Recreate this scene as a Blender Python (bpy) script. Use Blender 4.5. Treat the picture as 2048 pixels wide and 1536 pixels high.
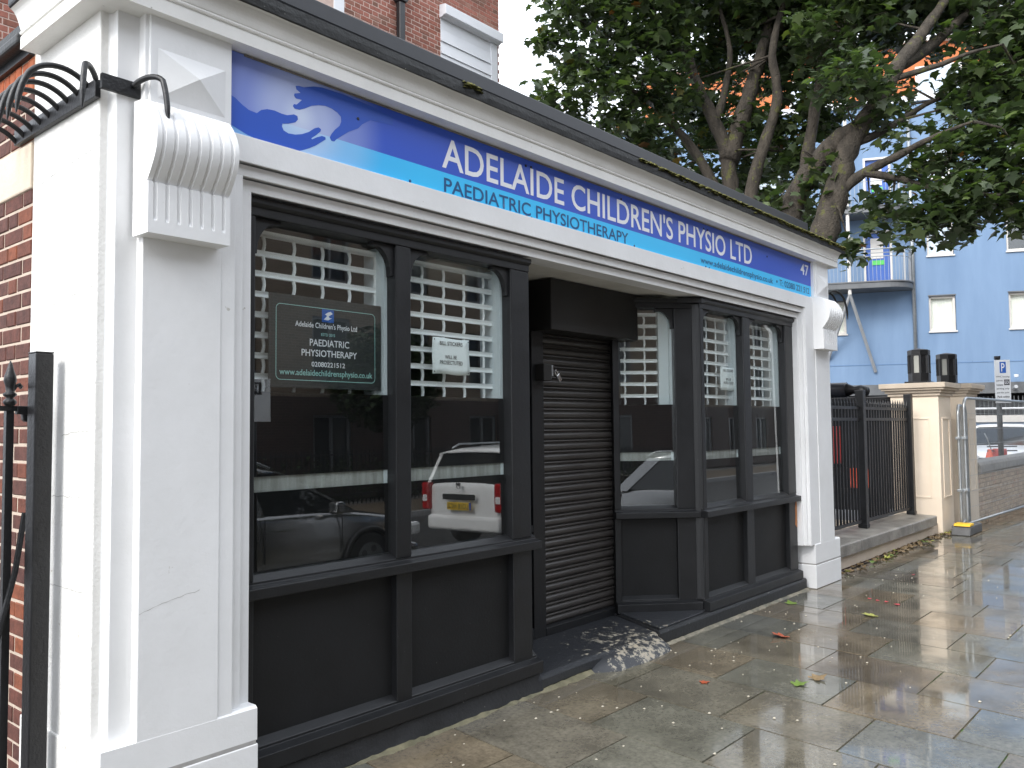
import bpy, bmesh, math, random
from mathutils import Vector, Matrix, noise as mnoise
R = math.radians
random.seed(7)
for o in list(bpy.data.objects):
    bpy.data.objects.remove(o)
scene = bpy.context.scene
COL = scene.collection

# ------------------------------------------------------------------ camera
cam_d = bpy.data.cameras.new("camera")
cam = bpy.data.objects.new("camera", cam_d)
COL.objects.link(cam)
_yaw, _pit, _rol = R(49.134), R(2.964), R(-0.569)
_f = Vector((math.sin(_yaw)*math.cos(_pit), math.cos(_yaw)*math.cos(_pit), math.sin(_pit)))
_r = Vector((math.cos(_yaw), -math.sin(_yaw), 0))
_u = _r.cross(_f)
_r2 = _r*math.cos(_rol) + _u*math.sin(_rol)
_u2 = _u*math.cos(_rol) - _r*math.sin(_rol)
m = Matrix((_r2, _u2, -_f)).transposed().to_4x4()
m.translation = (-1.502, -3.184, 1.6)
cam.matrix_world = m
cam_d.sensor_fit = 'HORIZONTAL'
cam_d.sensor_width = 36.0
cam_d.lens = 36.0*1680.05/2048
cam_d.clip_start = 0.05
cam_d.clip_end = 2000
scene.camera = cam

# ------------------------------------------------------------------ sky, sun, exposure
SUN_EL, SUN_AZ = R(40), R(-92)      # azimuth measured from +Y towards +X
w = bpy.data.worlds.new("World"); scene.world = w; w.use_nodes = True
nt = w.node_tree; nt.nodes.clear()
out = nt.nodes.new('ShaderNodeOutputWorld'); bg = nt.nodes.new('ShaderNodeBackground')
sky = nt.nodes.new('ShaderNodeTexSky'); sky.sky_type = 'NISHITA'; sky.sun_disc = False
sky.sun_elevation = SUN_EL; sky.sun_rotation = SUN_AZ; sky.air_density = 1.0; sky.dust_density = 4.0; sky.ozone_density = 1.0
hsv = nt.nodes.new('ShaderNodeHueSaturation'); hsv.inputs['Saturation'].default_value = 0.12
mixw = nt.nodes.new('ShaderNodeMixRGB'); mixw.inputs[0].default_value = 0.72; mixw.inputs[2].default_value = (8.4, 9.0, 10.0, 1)
nt.links.new(sky.outputs[0], hsv.inputs['Color']); nt.links.new(hsv.outputs[0], mixw.inputs[1])
nt.links.new(mixw.outputs[0], bg.inputs[0]); bg.inputs[1].default_value = 0.15
nt.links.new(bg.outputs[0], out.inputs[0])
sd = bpy.data.lights.new("sun", 'SUN'); sd.energy = 1.15; sd.angle = R(18); sd.color = (1.0, 0.96, 0.90)
sun = bpy.data.objects.new("sun", sd); COL.objects.link(sun)
sdir = Vector((math.sin(SUN_AZ)*math.cos(SUN_EL), math.cos(SUN_AZ)*math.cos(SUN_EL), math.sin(SUN_EL)))
sun.rotation_euler = sdir.to_track_quat('Z', 'Y').to_euler()
sun.location = sdir*60
vs = scene.view_settings
vs.view_transform = 'Standard'; vs.look = 'None'; vs.exposure = 1.06; vs.gamma = 1.0; vs.use_curve_mapping = False

# ------------------------------------------------------------------ mesh helpers
class MB:
    def __init__(s): s.v = []; s.f = []
    def add(s, vs, fs):
        b = len(s.v); s.v += [tuple(p) for p in vs]; s.f += [tuple(i+b for i in f) for f in fs]; return s
    def box(s, x0, x1, y0, y1, z0, z1, M=None):
        v = [(x0,y0,z0),(x1,y0,z0),(x1,y1,z0),(x0,y1,z0),(x0,y0,z1),(x1,y0,z1),(x1,y1,z1),(x0,y1,z1)]
        if M is not None: v = [M @ Vector(p) for p in v]
        return s.add(v, [(3,2,1,0),(4,5,6,7),(0,1,5,4),(1,2,6,5),(2,3,7,6),(3,0,4,7)])
    def prism(s, pts, a, b, ax='x', M=None):
        # polygon pts given in the two remaining axes (order y,z / x,z / x,y), extruded along ax from a to b
        n = len(pts)
        def mk(p, t):
            if ax == 'x': q = (t, p[0], p[1])
            elif ax == 'y': q = (p[0], t, p[1])
            else: q = (p[0], p[1], t)
            return M @ Vector(q) if M is not None else q
        v = [mk(p, a) for p in pts] + [mk(p, b) for p in pts]
        f = [tuple(range(n))[::-1], tuple(range(n, 2*n))] + [(i, (i+1) % n, n+(i+1) % n, n+i) for i in range(n)]
        return s.add(v, f)
    def tube(s, pts, rad, n=8, cap=True):
        pts = [Vector(p) for p in pts]
        if not hasattr(rad, '__len__'): rad = [rad]*len(pts)
        up = Vector((0.13, 0.31, 0.94)); rings = []
        prev = None
        for i, p in enumerate(pts):
            t = (pts[min(i+1, len(pts)-1)] - pts[max(i-1, 0)]).normalized()
            if prev is None:
                a = t.cross(up)
                if a.length < 1e-3: a = t.cross(Vector((1,0,0)))
                a.normalize()
            else:
                a = prev - t*prev.dot(t)
                if a.length < 1e-4: a = t.cross(up)
                a.normalize()
            prev = a; b = t.cross(a)
            rings.append([p + (a*math.cos(2*math.pi*k/n) + b*math.sin(2*math.pi*k/n))*rad[i] for k in range(n)])
        v = [q for r in rings for q in r]; f = []
        for i in range(len(pts)-1):
            for k in range(n):
                f.append((i*n+k, i*n+(k+1) % n, (i+1)*n+(k+1) % n, (i+1)*n+k))
        if cap: f += [tuple(range(n))[::-1], tuple(range((len(pts)-1)*n, len(pts)*n))]
        return s.add(v, f)
    def lathe(s, prof, c, n=16, cap=True, ph=0.0):
        # prof: list of (r, z); centre c=(x,y,z0)
        v = []; f = []
        for r, z in prof:
            for k in range(n):
                a = 2*math.pi*k/n + ph
                v.append((c[0]+r*math.cos(a), c[1]+r*math.sin(a), c[2]+z))
        for i in range(len(prof)-1):
            for k in range(n):
                f.append((i*n+k, i*n+(k+1) % n, (i+1)*n+(k+1) % n, (i+1)*n+k))
        if cap: f += [tuple(range(n))[::-1], tuple(range((len(prof)-1)*n, len(prof)*n))]
        return s.add(v, f)
    def grid(s, rows, closed=False):
        nr, nc = len(rows), len(rows[0]); v = [p for r in rows for p in r]; f = []
        for i in range(nr-1):
            for k in range(nc if closed else nc-1):
                f.append((i*nc+k, i*nc+(k+1) % nc, (i+1)*nc+(k+1) % nc, (i+1)*nc+k))
        return s.add(v, f)
    def mesh(s, name):
        me = bpy.data.meshes.new(name); me.from_pydata(s.v, [], s.f)
        bm = bmesh.new(); bm.from_mesh(me); bmesh.ops.recalc_face_normals(bm, faces=bm.faces); bm.to_mesh(me); bm.free()
        me.update(); return me

def link(name, me, mat, parent=None, loc=None):
    o = bpy.data.objects.new(name, me); COL.objects.link(o)
    if mat is not None and not me.materials: me.materials.append(mat)
    if parent is not None:
        o.parent = parent
        o.matrix_parent_inverse = PINV.get(parent.name, Matrix())
    if loc is not None: o.location = loc
    return o
PINV = {}
def obj(name, mb, mat, parent=None, bevel=0.0, smooth=False, seg=2):
    me = mb.mesh(name)
    o = link(name, me, mat, parent)
    if smooth:
        for p in me.polygons: p.use_smooth = True
    if bevel > 0:
        b = o.modifiers.new('bevel', 'BEVEL'); b.width = bevel; b.segments = seg; b.limit_method = 'ANGLE'; b.angle_limit = R(35)
    return o
def tag(o, label=None, cat=None, group=None, kind=None):
    if label: o['label'] = label
    if cat: o['category'] = cat
    if group: o['group'] = group
    if kind: o['kind'] = kind
    return o
def thing(name, loc, label, cat, group=None):
    o = bpy.data.objects.new(name, None); COL.objects.link(o); o.location = loc; o.empty_display_size = 0.1
    PINV[o.name] = Matrix.Translation(-Vector(loc))
    return tag(o, label, cat, group)
def T(x, y, z=0, rz=0): return Matrix.Translation((x, y, z)) @ Matrix.Rotation(rz, 4, 'Z')

def text_mesh(name, body, box, frame, raw=False):
    """flat lettering stretched into box=(x0,x1,z0,z1) of a plane; frame maps (x,z)->world via 4x4 (x,depth,z)"""
    cu = bpy.data.curves.new(name, 'FONT'); cu.body = body; cu.size = 1.0; cu.resolution_u = 4; cu.offset = 0.011
    o = bpy.data.objects.new(name, cu); COL.objects.link(o)
    dg = bpy.context.evaluated_depsgraph_get(); dg.update()
    me = bpy.data.meshes.new_from_object(o.evaluated_get(dg))
    bpy.data.objects.remove(o); bpy.data.curves.remove(cu)
    xs = [v.co.x for v in me.vertices]; ys = [v.co.y for v in me.vertices]
    ax, bx, ay, by = min(xs), max(xs), min(ys), max(ys)
    if raw:
        bpy.data.meshes.remove(me); return ax, bx, ay, by
    for v in me.vertices:
        x = box[0] + (v.co.x-ax)/(bx-ax)*(box[1]-box[0]); z = box[2] + (v.co.y-ay)/(by-ay)*(box[3]-box[2])
        v.co = frame @ Vector((x, 0, z))
    me.name = name
    return me
def text_width(body):
    me = text_mesh('w', body, (0,1,0,1), Matrix(), raw=True); return me
def words(name, body, box, frame, mat, parent):
    """one part per word, spaced as the whole line would be"""
    a, b, c, d = text_width(body); ws = body.split(' '); pre = ''
    for w_ in ws:
        pre = (pre+' '+w_) if pre else w_
        r = text_width(pre)[1]; q = text_width(w_); l = r-(q[1]-q[0])
        f = lambda x: box[0]+(x-a)/(b-a)*(box[1]-box[0]); g = lambda z: box[2]+(z-c)/(d-c)*(box[3]-box[2])
        text(name, w_, (f(l), f(r), g(q[2]), g(q[3])), frame, mat, parent)
def text(name, body, box, frame, mat, parent):
    return link(name, text_mesh(name, body, box, frame), mat, parent)

# ------------------------------------------------------------------ materials
def newmat(name):
    m = bpy.data.materials.new(name); m.use_nodes = True
    n = m.node_tree; b = n.nodes['Principled BSDF']; return m, n, b
def N(n, t, **k):
    x = n.nodes.new(t)
    for a, v in k.items():
        if a in x.inputs: x.inputs[a].default_value = v
        else: setattr(x, a, v)
    return x
def ramp(n, src, stops):
    r = n.nodes.new('ShaderNodeValToRGB'); e = r.color_ramp.elements
    while len(e) < len(stops): e.new(0.5)
    for i, (p, c) in enumerate(stops):
        e[i].position = p; e[i].color = (c[0], c[1], c[2], 1) if hasattr(c, '__len__') else (c, c, c, 1)
    n.links.new(src, r.inputs[0]); return r
def mat(name, c1, c2=None, scale=6.0, rough=0.5, rvar=0.0, bump=0.0, bscale=60.0, metal=0.0, stretch=(1,1,1), spec=0.5, specks=None, coat=0.0, lo=0.35, hi=0.65, bdist=0.01):
    m, n, b = newmat(name)
    geo = N(n, 'ShaderNodeNewGeometry'); mp = N(n, 'ShaderNodeMapping'); mp.inputs['Scale'].default_value = stretch
    n.links.new(geo.outputs['Position'], mp.inputs[0])
    if c2 is None: c2 = tuple(x*0.88 for x in c1)
    nz = N(n, 'ShaderNodeTexNoise', Scale=scale, Detail=6.0, Roughness=0.62); n.links.new(mp.outputs[0], nz.inputs['Vector'])
    r = ramp(n, nz.outputs[0], [(lo, c2), (hi, c1)]); col = r.outputs[0]
    if specks:
        # specks=(scale, threshold, colour): small worn or dirty spots
        n2 = N(n, 'ShaderNodeTexNoise', Scale=specks[0], Detail=3.0, Roughness=0.7); n.links.new(geo.outputs['Position'], n2.inputs['Vector'])
        r2 = ramp(n, n2.outputs[0], [(specks[1], 0.0), (min(1, specks[1]+0.03), 1.0)])
        mx = N(n, 'ShaderNodeMixRGB'); n.links.new(r2.outputs[0], mx.inputs[0]); n.links.new(col, mx.inputs[1]); mx.inputs[2].default_value = (*specks[2], 1); col = mx.outputs[0]
    n.links.new(col, b.inputs['Base Color'])
    b.inputs['Roughness'].default_value = rough; b.inputs['Metallic'].default_value = metal; b.inputs['Specular IOR Level'].default_value = spec
    b.inputs['Coat Weight'].default_value = coat
    if rvar:
        rr = N(n, 'ShaderNodeMapRange'); rr.inputs['To Min'].default_value = rough-rvar; rr.inputs['To Max'].default_value = rough+rvar
        n.links.new(nz.outputs[0], rr.inputs[0]); n.links.new(rr.outputs[0], b.inputs['Roughness'])
    if bump:
        nb = N(n, 'ShaderNodeTexNoise', Scale=bscale, Detail=5.0, Roughness=0.6); n.links.new(geo.outputs['Position'], nb.inputs['Vector'])
        bp = N(n, 'ShaderNodeBump', Strength=bump, Distance=bdist); n.links.new(nb.outputs[0], bp.inputs['Height']); n.links.new(bp.outputs[0], b.inputs['Normal'])
    return m
def rnd_socket(n):
    oi = N(n, 'ShaderNodeObjectInfo'); ge = N(n, 'ShaderNodeNewGeometry')
    a = N(n, 'ShaderNodeMath', operation='ADD'); n.links.new(oi.outputs['Random'], a.inputs[0]); n.links.new(ge.outputs['Random Per Island'], a.inputs[1])
    fr = N(n, 'ShaderNodeMath', operation='FRACT'); n.links.new(a.outputs[0], fr.inputs[0]); return fr.outputs[0], ge
def rndmat(name, stops, rough=0.8, bump=0.4, bscale=90.0, mott=0.25, mscale=25.0, spec=0.3):
    m, n, b = newmat(name)
    s, ge = rnd_socket(n); r = ramp(n, s, stops); r.color_ramp.interpolation = 'LINEAR'
    nz = N(n, 'ShaderNodeTexNoise', Scale=mscale, Detail=5.0, Roughness=0.65); n.links.new(ge.outputs['Position'], nz.inputs['Vector'])
    v = N(n, 'ShaderNodeMapRange'); v.inputs['From Min'].default_value = .3; v.inputs['From Max'].default_value = .7; v.inputs['To Min'].default_value = 1-mott; v.inputs['To Max'].default_value = 1+mott; n.links.new(nz.outputs[0], v.inputs[0])
    mx = N(n, 'ShaderNodeMixRGB', blend_type='MULTIPLY'); mx.inputs[0].default_value = 1; n.links.new(r.outputs[0], mx.inputs[1]); n.links.new(v.outputs[0], mx.inputs[2])
    n.links.new(mx.outputs[0], b.inputs['Base Color']); b.inputs['Roughness'].default_value = rough; b.inputs['Specular IOR Level'].default_value = spec
    if bump:
        nb = N(n, 'ShaderNodeTexNoise', Scale=bscale, Detail=4.0); n.links.new(ge.outputs['Position'], nb.inputs['Vector'])
        bp = N(n, 'ShaderNodeBump', Strength=bump, Distance=0.006); n.links.new(nb.outputs[0], bp.inputs['Height']); n.links.new(bp.outputs[0], b.inputs['Normal'])
    return m
def glassmat(name, ior=1.9, tint=(0.97, 0.99, 0.985), rough=0.004):
    m, n, b = newmat(name); n.nodes.remove(b)
    o = n.nodes['Material Output']
    # Schlick reflectance, the same from either side of the sheet
    f0 = ((ior-1)/(ior+1))**2
    ge = N(n, 'ShaderNodeNewGeometry'); dt = N(n, 'ShaderNodeVectorMath', operation='DOT_PRODUCT'); n.links.new(ge.outputs['Normal'], dt.inputs[0]); n.links.new(ge.outputs['Incoming'], dt.inputs[1])
    ab = N(n, 'ShaderNodeMath', operation='ABSOLUTE'); n.links.new(dt.outputs['Value'], ab.inputs[0])
    om = N(n, 'ShaderNodeMath', operation='SUBTRACT'); om.inputs[0].default_value = 1.0; n.links.new(ab.outputs[0], om.inputs[1])
    pw = N(n, 'ShaderNodeMath', operation='POWER'); n.links.new(om.outputs[0], pw.inputs[0]); pw.inputs[1].default_value = 5.0
    fr = N(n, 'ShaderNodeMath', operation='MULTIPLY_ADD'); n.links.new(pw.outputs[0], fr.inputs[0]); fr.inputs[1].default_value = 1-f0; fr.inputs[2].default_value = f0
    tr = N(n, 'ShaderNodeBsdfTransparent'); tr.inputs[0].default_value = (*tint, 1)
    gl = N(n, 'ShaderNodeBsdfGlossy', Roughness=rough); gl.inputs['Color'].default_value = (1, 1, 1, 1)
    mx = N(n, 'ShaderNodeMixShader'); n.links.new(fr.outputs[0], mx.inputs[0]); n.links.new(tr.outputs[0], mx.inputs[1]); n.links.new(gl.outputs[0], mx.inputs[2])
    n.links.new(mx.outputs[0], o.inputs[0]); return m

M = {}
M['white'] = mat('white_masonry_paint', (.80,.80,.80), (.74,.74,.735), 2.2, .55, bump=.16, bscale=30, specks=(12, .715, (.52,.50,.46)))
M['render'] = mat('rough_white_render', (.80,.79,.765), (.70,.69,.66), 3.0, .75, bump=.5, bscale=70, specks=(10, .70, (.50,.47,.42)))
M['soffit'] = mat('soffit_paint', (.66,.64,.59), (.54,.52,.47), 3, .7, bump=.1, specks=(8, .70, (.25,.23,.2)))
M['cornice'] = mat('cornice_paint', (.80,.79,.76), (.72,.71,.68), 3, .6, bump=.12, specks=(9, .72, (.33,.31,.28)))
M['black'] = mat('black_joinery_paint', (.0105,.011,.0125), (.007,.0075,.0085), 5, .45, .10, bump=.12, bscale=45, specks=(48, .725, (.15,.15,.15)))
M['black2'] = mat('black_panel_paint', (.0095,.0098,.0105), (.0065,.0067,.007), 4, .6, .10, bump=.15, bscale=60, spec=.35, specks=(52, .73, (.10,.10,.10)))
M['iron'] = mat('black_ironwork_paint', (.010,.0105,.012), (.0065,.0065,.0075), 9, .4, .12, bump=.3, bscale=60)
M['shutter'] = mat('dark_brown_shutter_steel', (.055,.050,.046), (.038,.034,.032), 3, .34, .04, specks=(60, .775, (.30,.29,.27)), spec=.5, stretch=(.4,1,1))
M['box'] = mat('shutter_box_paint', (.016,.0145,.0135), (.012,.011,.010), 3, .5, bump=.05)
M['gutter'] = mat('mossy_black_gutter', (.016,.017,.017), (.010,.011,.011), 7, .55, .1, bump=.4, bscale=40, specks=(30, .72, (.30,.30,.27)))
M['roofedge'] = mat('grey_roof_edge', (.045,.048,.054), (.035,.037,.042), 5, .45, .1)
M['moss'] = mat('moss', (.15,.14,.022), (.06,.06,.012), 25, .95, bump=.9, bscale=120)
M['plinth'] = mat('black_plinth_paint', (.022,.023,.025), (.012,.0125,.0135), 6, .5, .12, bump=.35, bscale=40, specks=(26, .70, (.24,.23,.21)))
M['text_white'] = mat('white_vinyl', (.84,.85,.88), (.82,.83,.86), 3, .35)
M['text_navy'] = mat('navy_vinyl', (.010,.085,.24), (.010,.08,.22), 3, .35)
M['text_mint'] = mat('mint_print', (.33,.60,.56), (.32,.58,.54), 3, .4)
M['text_black'] = mat('black_print', (.05,.05,.055), (.05,.05,.05), 3, .5)
M['paper'] = mat('notice_paper', (.88,.93,.93), (.86,.91,.91), 6, .6, bump=.06, bscale=9)
M['poster'] = mat('dark_poster', (.030,.034,.036), (.026,.029,.031), 4, .4)
M['film'] = mat('black_window_film', (.002,.002,.0025), (.0015,.0015,.002), 3, .3, spec=.3)
M['glass'] = glassmat('shop_glass', 1.85)
M['glass_far'] = glassmat('window_glass', 1.5, (.97,.98,.98))
M['grille'] = mat('white_grille_steel', (.88,.90,.90), (.86,.88,.88), 8, .35, .06)
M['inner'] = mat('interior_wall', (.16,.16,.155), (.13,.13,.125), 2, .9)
M['ledge'] = mat('pale_grey_ledge', (.40,.41,.39), (.26,.26,.24), 9, .6, stretch=(3,1,.3))
M['inner_white'] = mat('white_reveal_paint', (.72,.78,.80), (.68,.74,.76), 2, .6)
M['steel'] = mat('galvanised_steel', (.42,.44,.45), (.34,.36,.37), 12, .38, .08, metal=.7)
M['chrome'] = mat('padlock_steel', (.70,.70,.70), (.6,.6,.6), 12, .22, metal=1)
M['brick'] = rndmat('purple_red_brick', [(0,(.075,.030,.024)),(.3,(.105,.037,.026)),(.55,(.080,.034,.027)),(.85,(.125,.042,.026)),(.96,(.22,.065,.028)),(1,(.065,.033,.028))], mott=.35)
M['brick_orange'] = rndmat('orange_rubbed_brick', [(0,(.30,.075,.030)),(.4,(.38,.10,.036)),(.75,(.26,.065,.028)),(1,(.40,.13,.05))], mott=.3)
M['brick_upper'] = rndmat('red_multi_brick', [(0,(.27,.10,.068)),(.35,(.34,.135,.10)),(.6,(.23,.085,.06)),(.8,(.30,.155,.115)),(.92,(.17,.085,.06)),(1,(.30,.11,.075))], mott=.22)
M['brick_stock'] = rndmat('buff_stock_brick', [(0,(.40,.30,.21)),(.35,(.50,.38,.27)),(.65,(.33,.25,.18)),(.85,(.54,.42,.30)),(1,(.42,.26,.18))], mott=.3)
M['brick_opp'] = rndmat('brown_brick', [(0,(.20,.13,.085)),(.4,(.26,.165,.11)),(.7,(.17,.105,.07)),(1,(.29,.20,.13))], mott=.3)
M['mortar'] = mat('lime_mortar', (.52,.42,.34), (.44,.36,.29), 15, .9, bump=.5)
M['mortar_up'] = mat('pink_mortar', (.60,.45,.38), (.52,.39,.33), 15, .9, bump=.3)
M['mortar_dk'] = mat('grey_mortar', (.24,.20,.16), (.20,.165,.13), 15, .9, bump=.4)
M['stone'] = mat('cream_stone', (.66,.56,.44), (.58,.49,.38), 4, .8, bump=.25, bscale=50)
M['cream'] = mat('cream_render', (.82,.70,.56), (.77,.65,.51), 2.5, .7, bump=.12, bscale=50, specks=(9,.75,(.45,.37,.29)))
M['cream_cap'] = mat('cream_cap_paint', (.58,.49,.39), (.50,.42,.33), 4, .75, bump=.2)
M['coping'] = mat('wet_concrete_coping', (.29,.265,.23), (.13,.118,.10), 5, .45, .15, bump=.4, bscale=45, specks=(14,.70,(.10,.09,.075)))
M['wallbase'] = mat('weathered_cream_render', (.62,.52,.42), (.54,.45,.36), 4, .7, bump=.2)
M['blue'] = mat('blue_render', (.180,.270,.405), (.142,.222,.345), 1.3, .8, bump=.08, stretch=(1,1,.18), specks=(6,.73,(.12,.17,.25)))
M['orange'] = mat('orange_render', (.50,.15,.05), (.46,.14,.045), 1.5, .8)
M['lightframe'] = mat('pale_window_frame', (.68,.65,.60), (.62,.59,.55), 4, .5)
M['curtain'] = mat('curtain', (.86,.86,.78), (.74,.74,.66), 6, .9, stretch=(6,6,.3))
M['darkpane'] = mat('dark_pane', (.03,.033,.034), (.02,.022,.023), 2, .08)
M['palepane'] = mat('sky_painted_pane', (.55,.62,.68), (.45,.52,.60), .8, .06)  # sky reflection painted into the pane's base colour
M['bluedoor'] = mat('blue_door', (.05,.13,.42), (.05,.12,.40), 3, .45)
M['slab_dark'] = mat('balcony_steel', (.16,.165,.17), (.12,.125,.13), 3, .5, metal=.3)
M['greysteel'] = mat('grey_steel_paint', (.38,.39,.40), (.33,.34,.35), 4, .45, metal=.3)
M['void'] = mat('undercroft_wall', (.05,.05,.055), (.04,.04,.045), 2, .9)
M['whiteboard'] = mat('white_weatherboard', (.76,.77,.79), (.72,.73,.75), 3, .5, stretch=(1,1,3))
M['pipe'] = mat('black_cast_pipe', (.016,.017,.019), (.012,.012,.014), 8, .35, bump=.1)
M['bark'] = mat('sycamore_bark', (.075,.062,.047), (.030,.025,.019), 9, .9, bump=.9, bscale=30, stretch=(1,1,.45), specks=(5,.60,(.085,.085,.028)), bdist=.03)
M['tyre'] = mat('tyre_rubber', (.02,.02,.02), (.015,.015,.015), 20, .8)
M['carglass'] = mat('car_glass', (.012,.014,.015), (.01,.011,.012), 2, .03, spec=.8)
M['silver'] = mat('silver_car_paint', (.34,.34,.34), (.32,.32,.32), 2, .22, metal=.95, coat=.5)
M['carwhite'] = mat('white_car_paint', (.80,.80,.79), (.78,.78,.77), 2, .3, coat=.7)
M['trim'] = mat('black_plastic_trim', (.02,.02,.021), (.017,.017,.018), 8, .5)
M['redlamp'] = mat('red_lamp_lens', (.35,.012,.015), (.28,.01,.012), 6, .15, coat=.6)
M['clearlamp'] = mat('clear_lamp_lens', (.75,.75,.75), (.6,.6,.6), 6, .15, coat=.6)
M['plate'] = mat('yellow_number_plate', (.72,.48,.03), (.7,.46,.03), 4, .4)
M['platew'] = mat('white_number_plate', (.8,.8,.8), (.78,.78,.78), 4, .4)
M['platebl'] = mat('plate_blue_band', (.02,.07,.4), None, 4, .4)
M['redplastic'] = mat('red_plastic', (.52,.035,.025), (.45,.03,.02), 5, .4)
M['orangeplastic'] = mat('orange_plastic', (.75,.10,.035), (.68,.09,.03), 5, .45)
M['yellow'] = mat('yellow_plastic', (.82,.50,.02), (.78,.46,.02), 6, .5)
M['greyplastic'] = mat('grey_rubber_block', (.10,.10,.10), (.07,.07,.07), 9, .6)
M['asphalt'] = mat('wet_asphalt', (.055,.055,.056), (.038,.038,.04), 8, .35, .15, bump=.6, bscale=150)
M['kerb'] = mat('granite_kerb', (.30,.29,.28), (.2,.195,.19), 20, .5, .1, bump=.3)
M['yard'] = mat('yard_concrete', (.16,.15,.14), (.10,.095,.09), 2, .5, .15, bump=.3)
M['hedge'] = rndmat('hedge_leaf', [(0,(.015,.028,.009)),(.5,(.024,.042,.012)),(1,(.010,.02,.007))], rough=.6, bump=0)
M['joint'] = mat('sandy_joint', (.15,.13,.085), (.05,.047,.028), 5, .8, bump=.5, bscale=120, specks=(4.5,.56,(.055,.11,.015)))
M['wood'] = mat('bare_orange_wood', (.50,.22,.09), (.42,.17,.06), 20, .7, stretch=(8,8,1))
M['lampglass'] = mat('frosted_lamp_glass', (.42,.42,.38), (.38,.38,.34), 4, .35)
M['signwhite'] = mat('sign_white', (.80,.81,.82), (.76,.77,.78), 4, .4)
M['signblue'] = mat('sign_blue', (.02,.12,.48), None, 4, .4)

def paving_mat():
    m, n, b = newmat('wet_york_stone')
    s, ge = rnd_socket(n)
    r = ramp(n, s, [(0,(.135,.122,.088)),(.2,(.110,.107,.086)),(.36,(.140,.110,.072)),(.5,(.100,.098,.082)),(.64,(.125,.119,.094)),(.78,(.066,.058,.047)),(.88,(.135,.106,.070)),(1,(.112,.112,.095))])
    nz = N(n, 'ShaderNodeTexNoise', Scale=2.6, Detail=8.0, Roughness=0.68); n.links.new(ge.outputs['Position'], nz.inputs['Vector'])
    v = ramp(n, nz.outputs[0], [(.32,.75),(.68,1.6)])
    mx = N(n, 'ShaderNodeMixRGB', blend_type='MULTIPLY'); mx.inputs[0].default_value = 1; n.links.new(r.outputs[0], mx.inputs[1]); n.links.new(v.outputs[0], mx.inputs[2])
    n3 = N(n, 'ShaderNodeTexNoise', Scale=38, Detail=4.0, Roughness=.7); n.links.new(ge.outputs['Position'], n3.inputs['Vector'])
    v3 = ramp(n, n3.outputs[0], [(.3,.68),(.62,1.12)])
    mx3 = N(n, 'ShaderNodeMixRGB', blend_type='MULTIPLY'); mx3.inputs[0].default_value = 1; n.links.new(mx.outputs[0], mx3.inputs[1]); n.links.new(v3.outputs[0], mx3.inputs[2])
    # pale grit and gum marks
    n2 = N(n, 'ShaderNodeTexVoronoi', Scale=7.0); n.links.new(ge.outputs['Position'], n2.inputs['Vector'])
    r2 = ramp(n, n2.outputs['Distance'], [(.030,1.0),(.045,0.0)])
    mx2 = N(n, 'ShaderNodeMixRGB'); n.links.new(r2.outputs[0], mx2.inputs[0]); n.links.new(mx3.outputs[0], mx2.inputs[1]); mx2.inputs[2].default_value = (.30,.28,.23,1)
    n.links.new(mx2.outputs[0], b.inputs['Base Color'])
    nr = N(n, 'ShaderNodeTexNoise', Scale=1.7, Detail=5.0, Roughness=.6); n.links.new(ge.outputs['Position'], nr.inputs['Vector'])
    rr = ramp(n, nr.outputs[0], [(.36,.04),(.66,.24)]); n.links.new(rr.outputs[0], b.inputs['Roughness'])
    cw = ramp(n, nr.outputs[0], [(.42,.75),(.60,.10)]); n.links.new(cw.outputs[0], b.inputs['Coat Weight'])
    b.inputs['IOR'].default_value = 1.5; b.inputs['Coat Roughness'].default_value = .035; b.inputs['Coat IOR'].default_value = 1.4
    nb = N(n, 'ShaderNodeTexNoise', Scale=9, Detail=4.0, Roughness=.5); n.links.new(ge.outputs['Position'], nb.inputs['Vector'])
    bp = N(n, 'ShaderNodeBump', Strength=.06, Distance=0.006); n.links.new(nb.outputs[0], bp.inputs['Height']); n.links.new(bp.outputs[0], b.inputs['Normal'])
    return m
M['paving'] = paving_mat()

def worn_mat():
    m, n, b = newmat('worn_black_step_paint')
    ge = N(n, 'ShaderNodeNewGeometry')
    nz = N(n, 'ShaderNodeTexNoise', Scale=17, Detail=10.0, Roughness=.75); n.links.new(ge.outputs['Position'], nz.inputs['Vector'])
    # wear centred where feet scuff the middle of the threshold
    sub = N(n, 'ShaderNodeVectorMath', operation='DISTANCE'); n.links.new(ge.outputs['Position'], sub.inputs[0]); sub.inputs[1].default_value = (3.58, .02, .05)
    mr = N(n, 'ShaderNodeMapRange'); mr.inputs['From Min'].default_value = 0.0; mr.inputs['From Max'].default_value = 1.0; mr.inputs['To Min'].default_value = .06; mr.inputs['To Max'].default_value = -.16
    n.links.new(sub.outputs['Value'], mr.inputs[0])
    ad = N(n, 'ShaderNodeMath', operation='ADD'); n.links.new(nz.outputs[0], ad.inputs[0]); n.links.new(mr.outputs[0], ad.inputs[1])
    r = ramp(n, ad.outputs[0], [(.536,(.026,.028,.032)),(.548,(.30,.28,.23)),(.63,(.40,.34,.25)),(.75,(.44,.37,.27))])
    n.links.new(r.outputs[0], b.inputs['Base Color']); b.inputs['Roughness'].default_value = .42
    bp = N(n, 'ShaderNodeBump', Strength=.5, Distance=.01); n.links.new(ad.outputs[0], bp.inputs['Height']); n.links.new(bp.outputs[0], b.inputs['Normal'])
    return m
M['worn'] = worn_mat()

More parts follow.
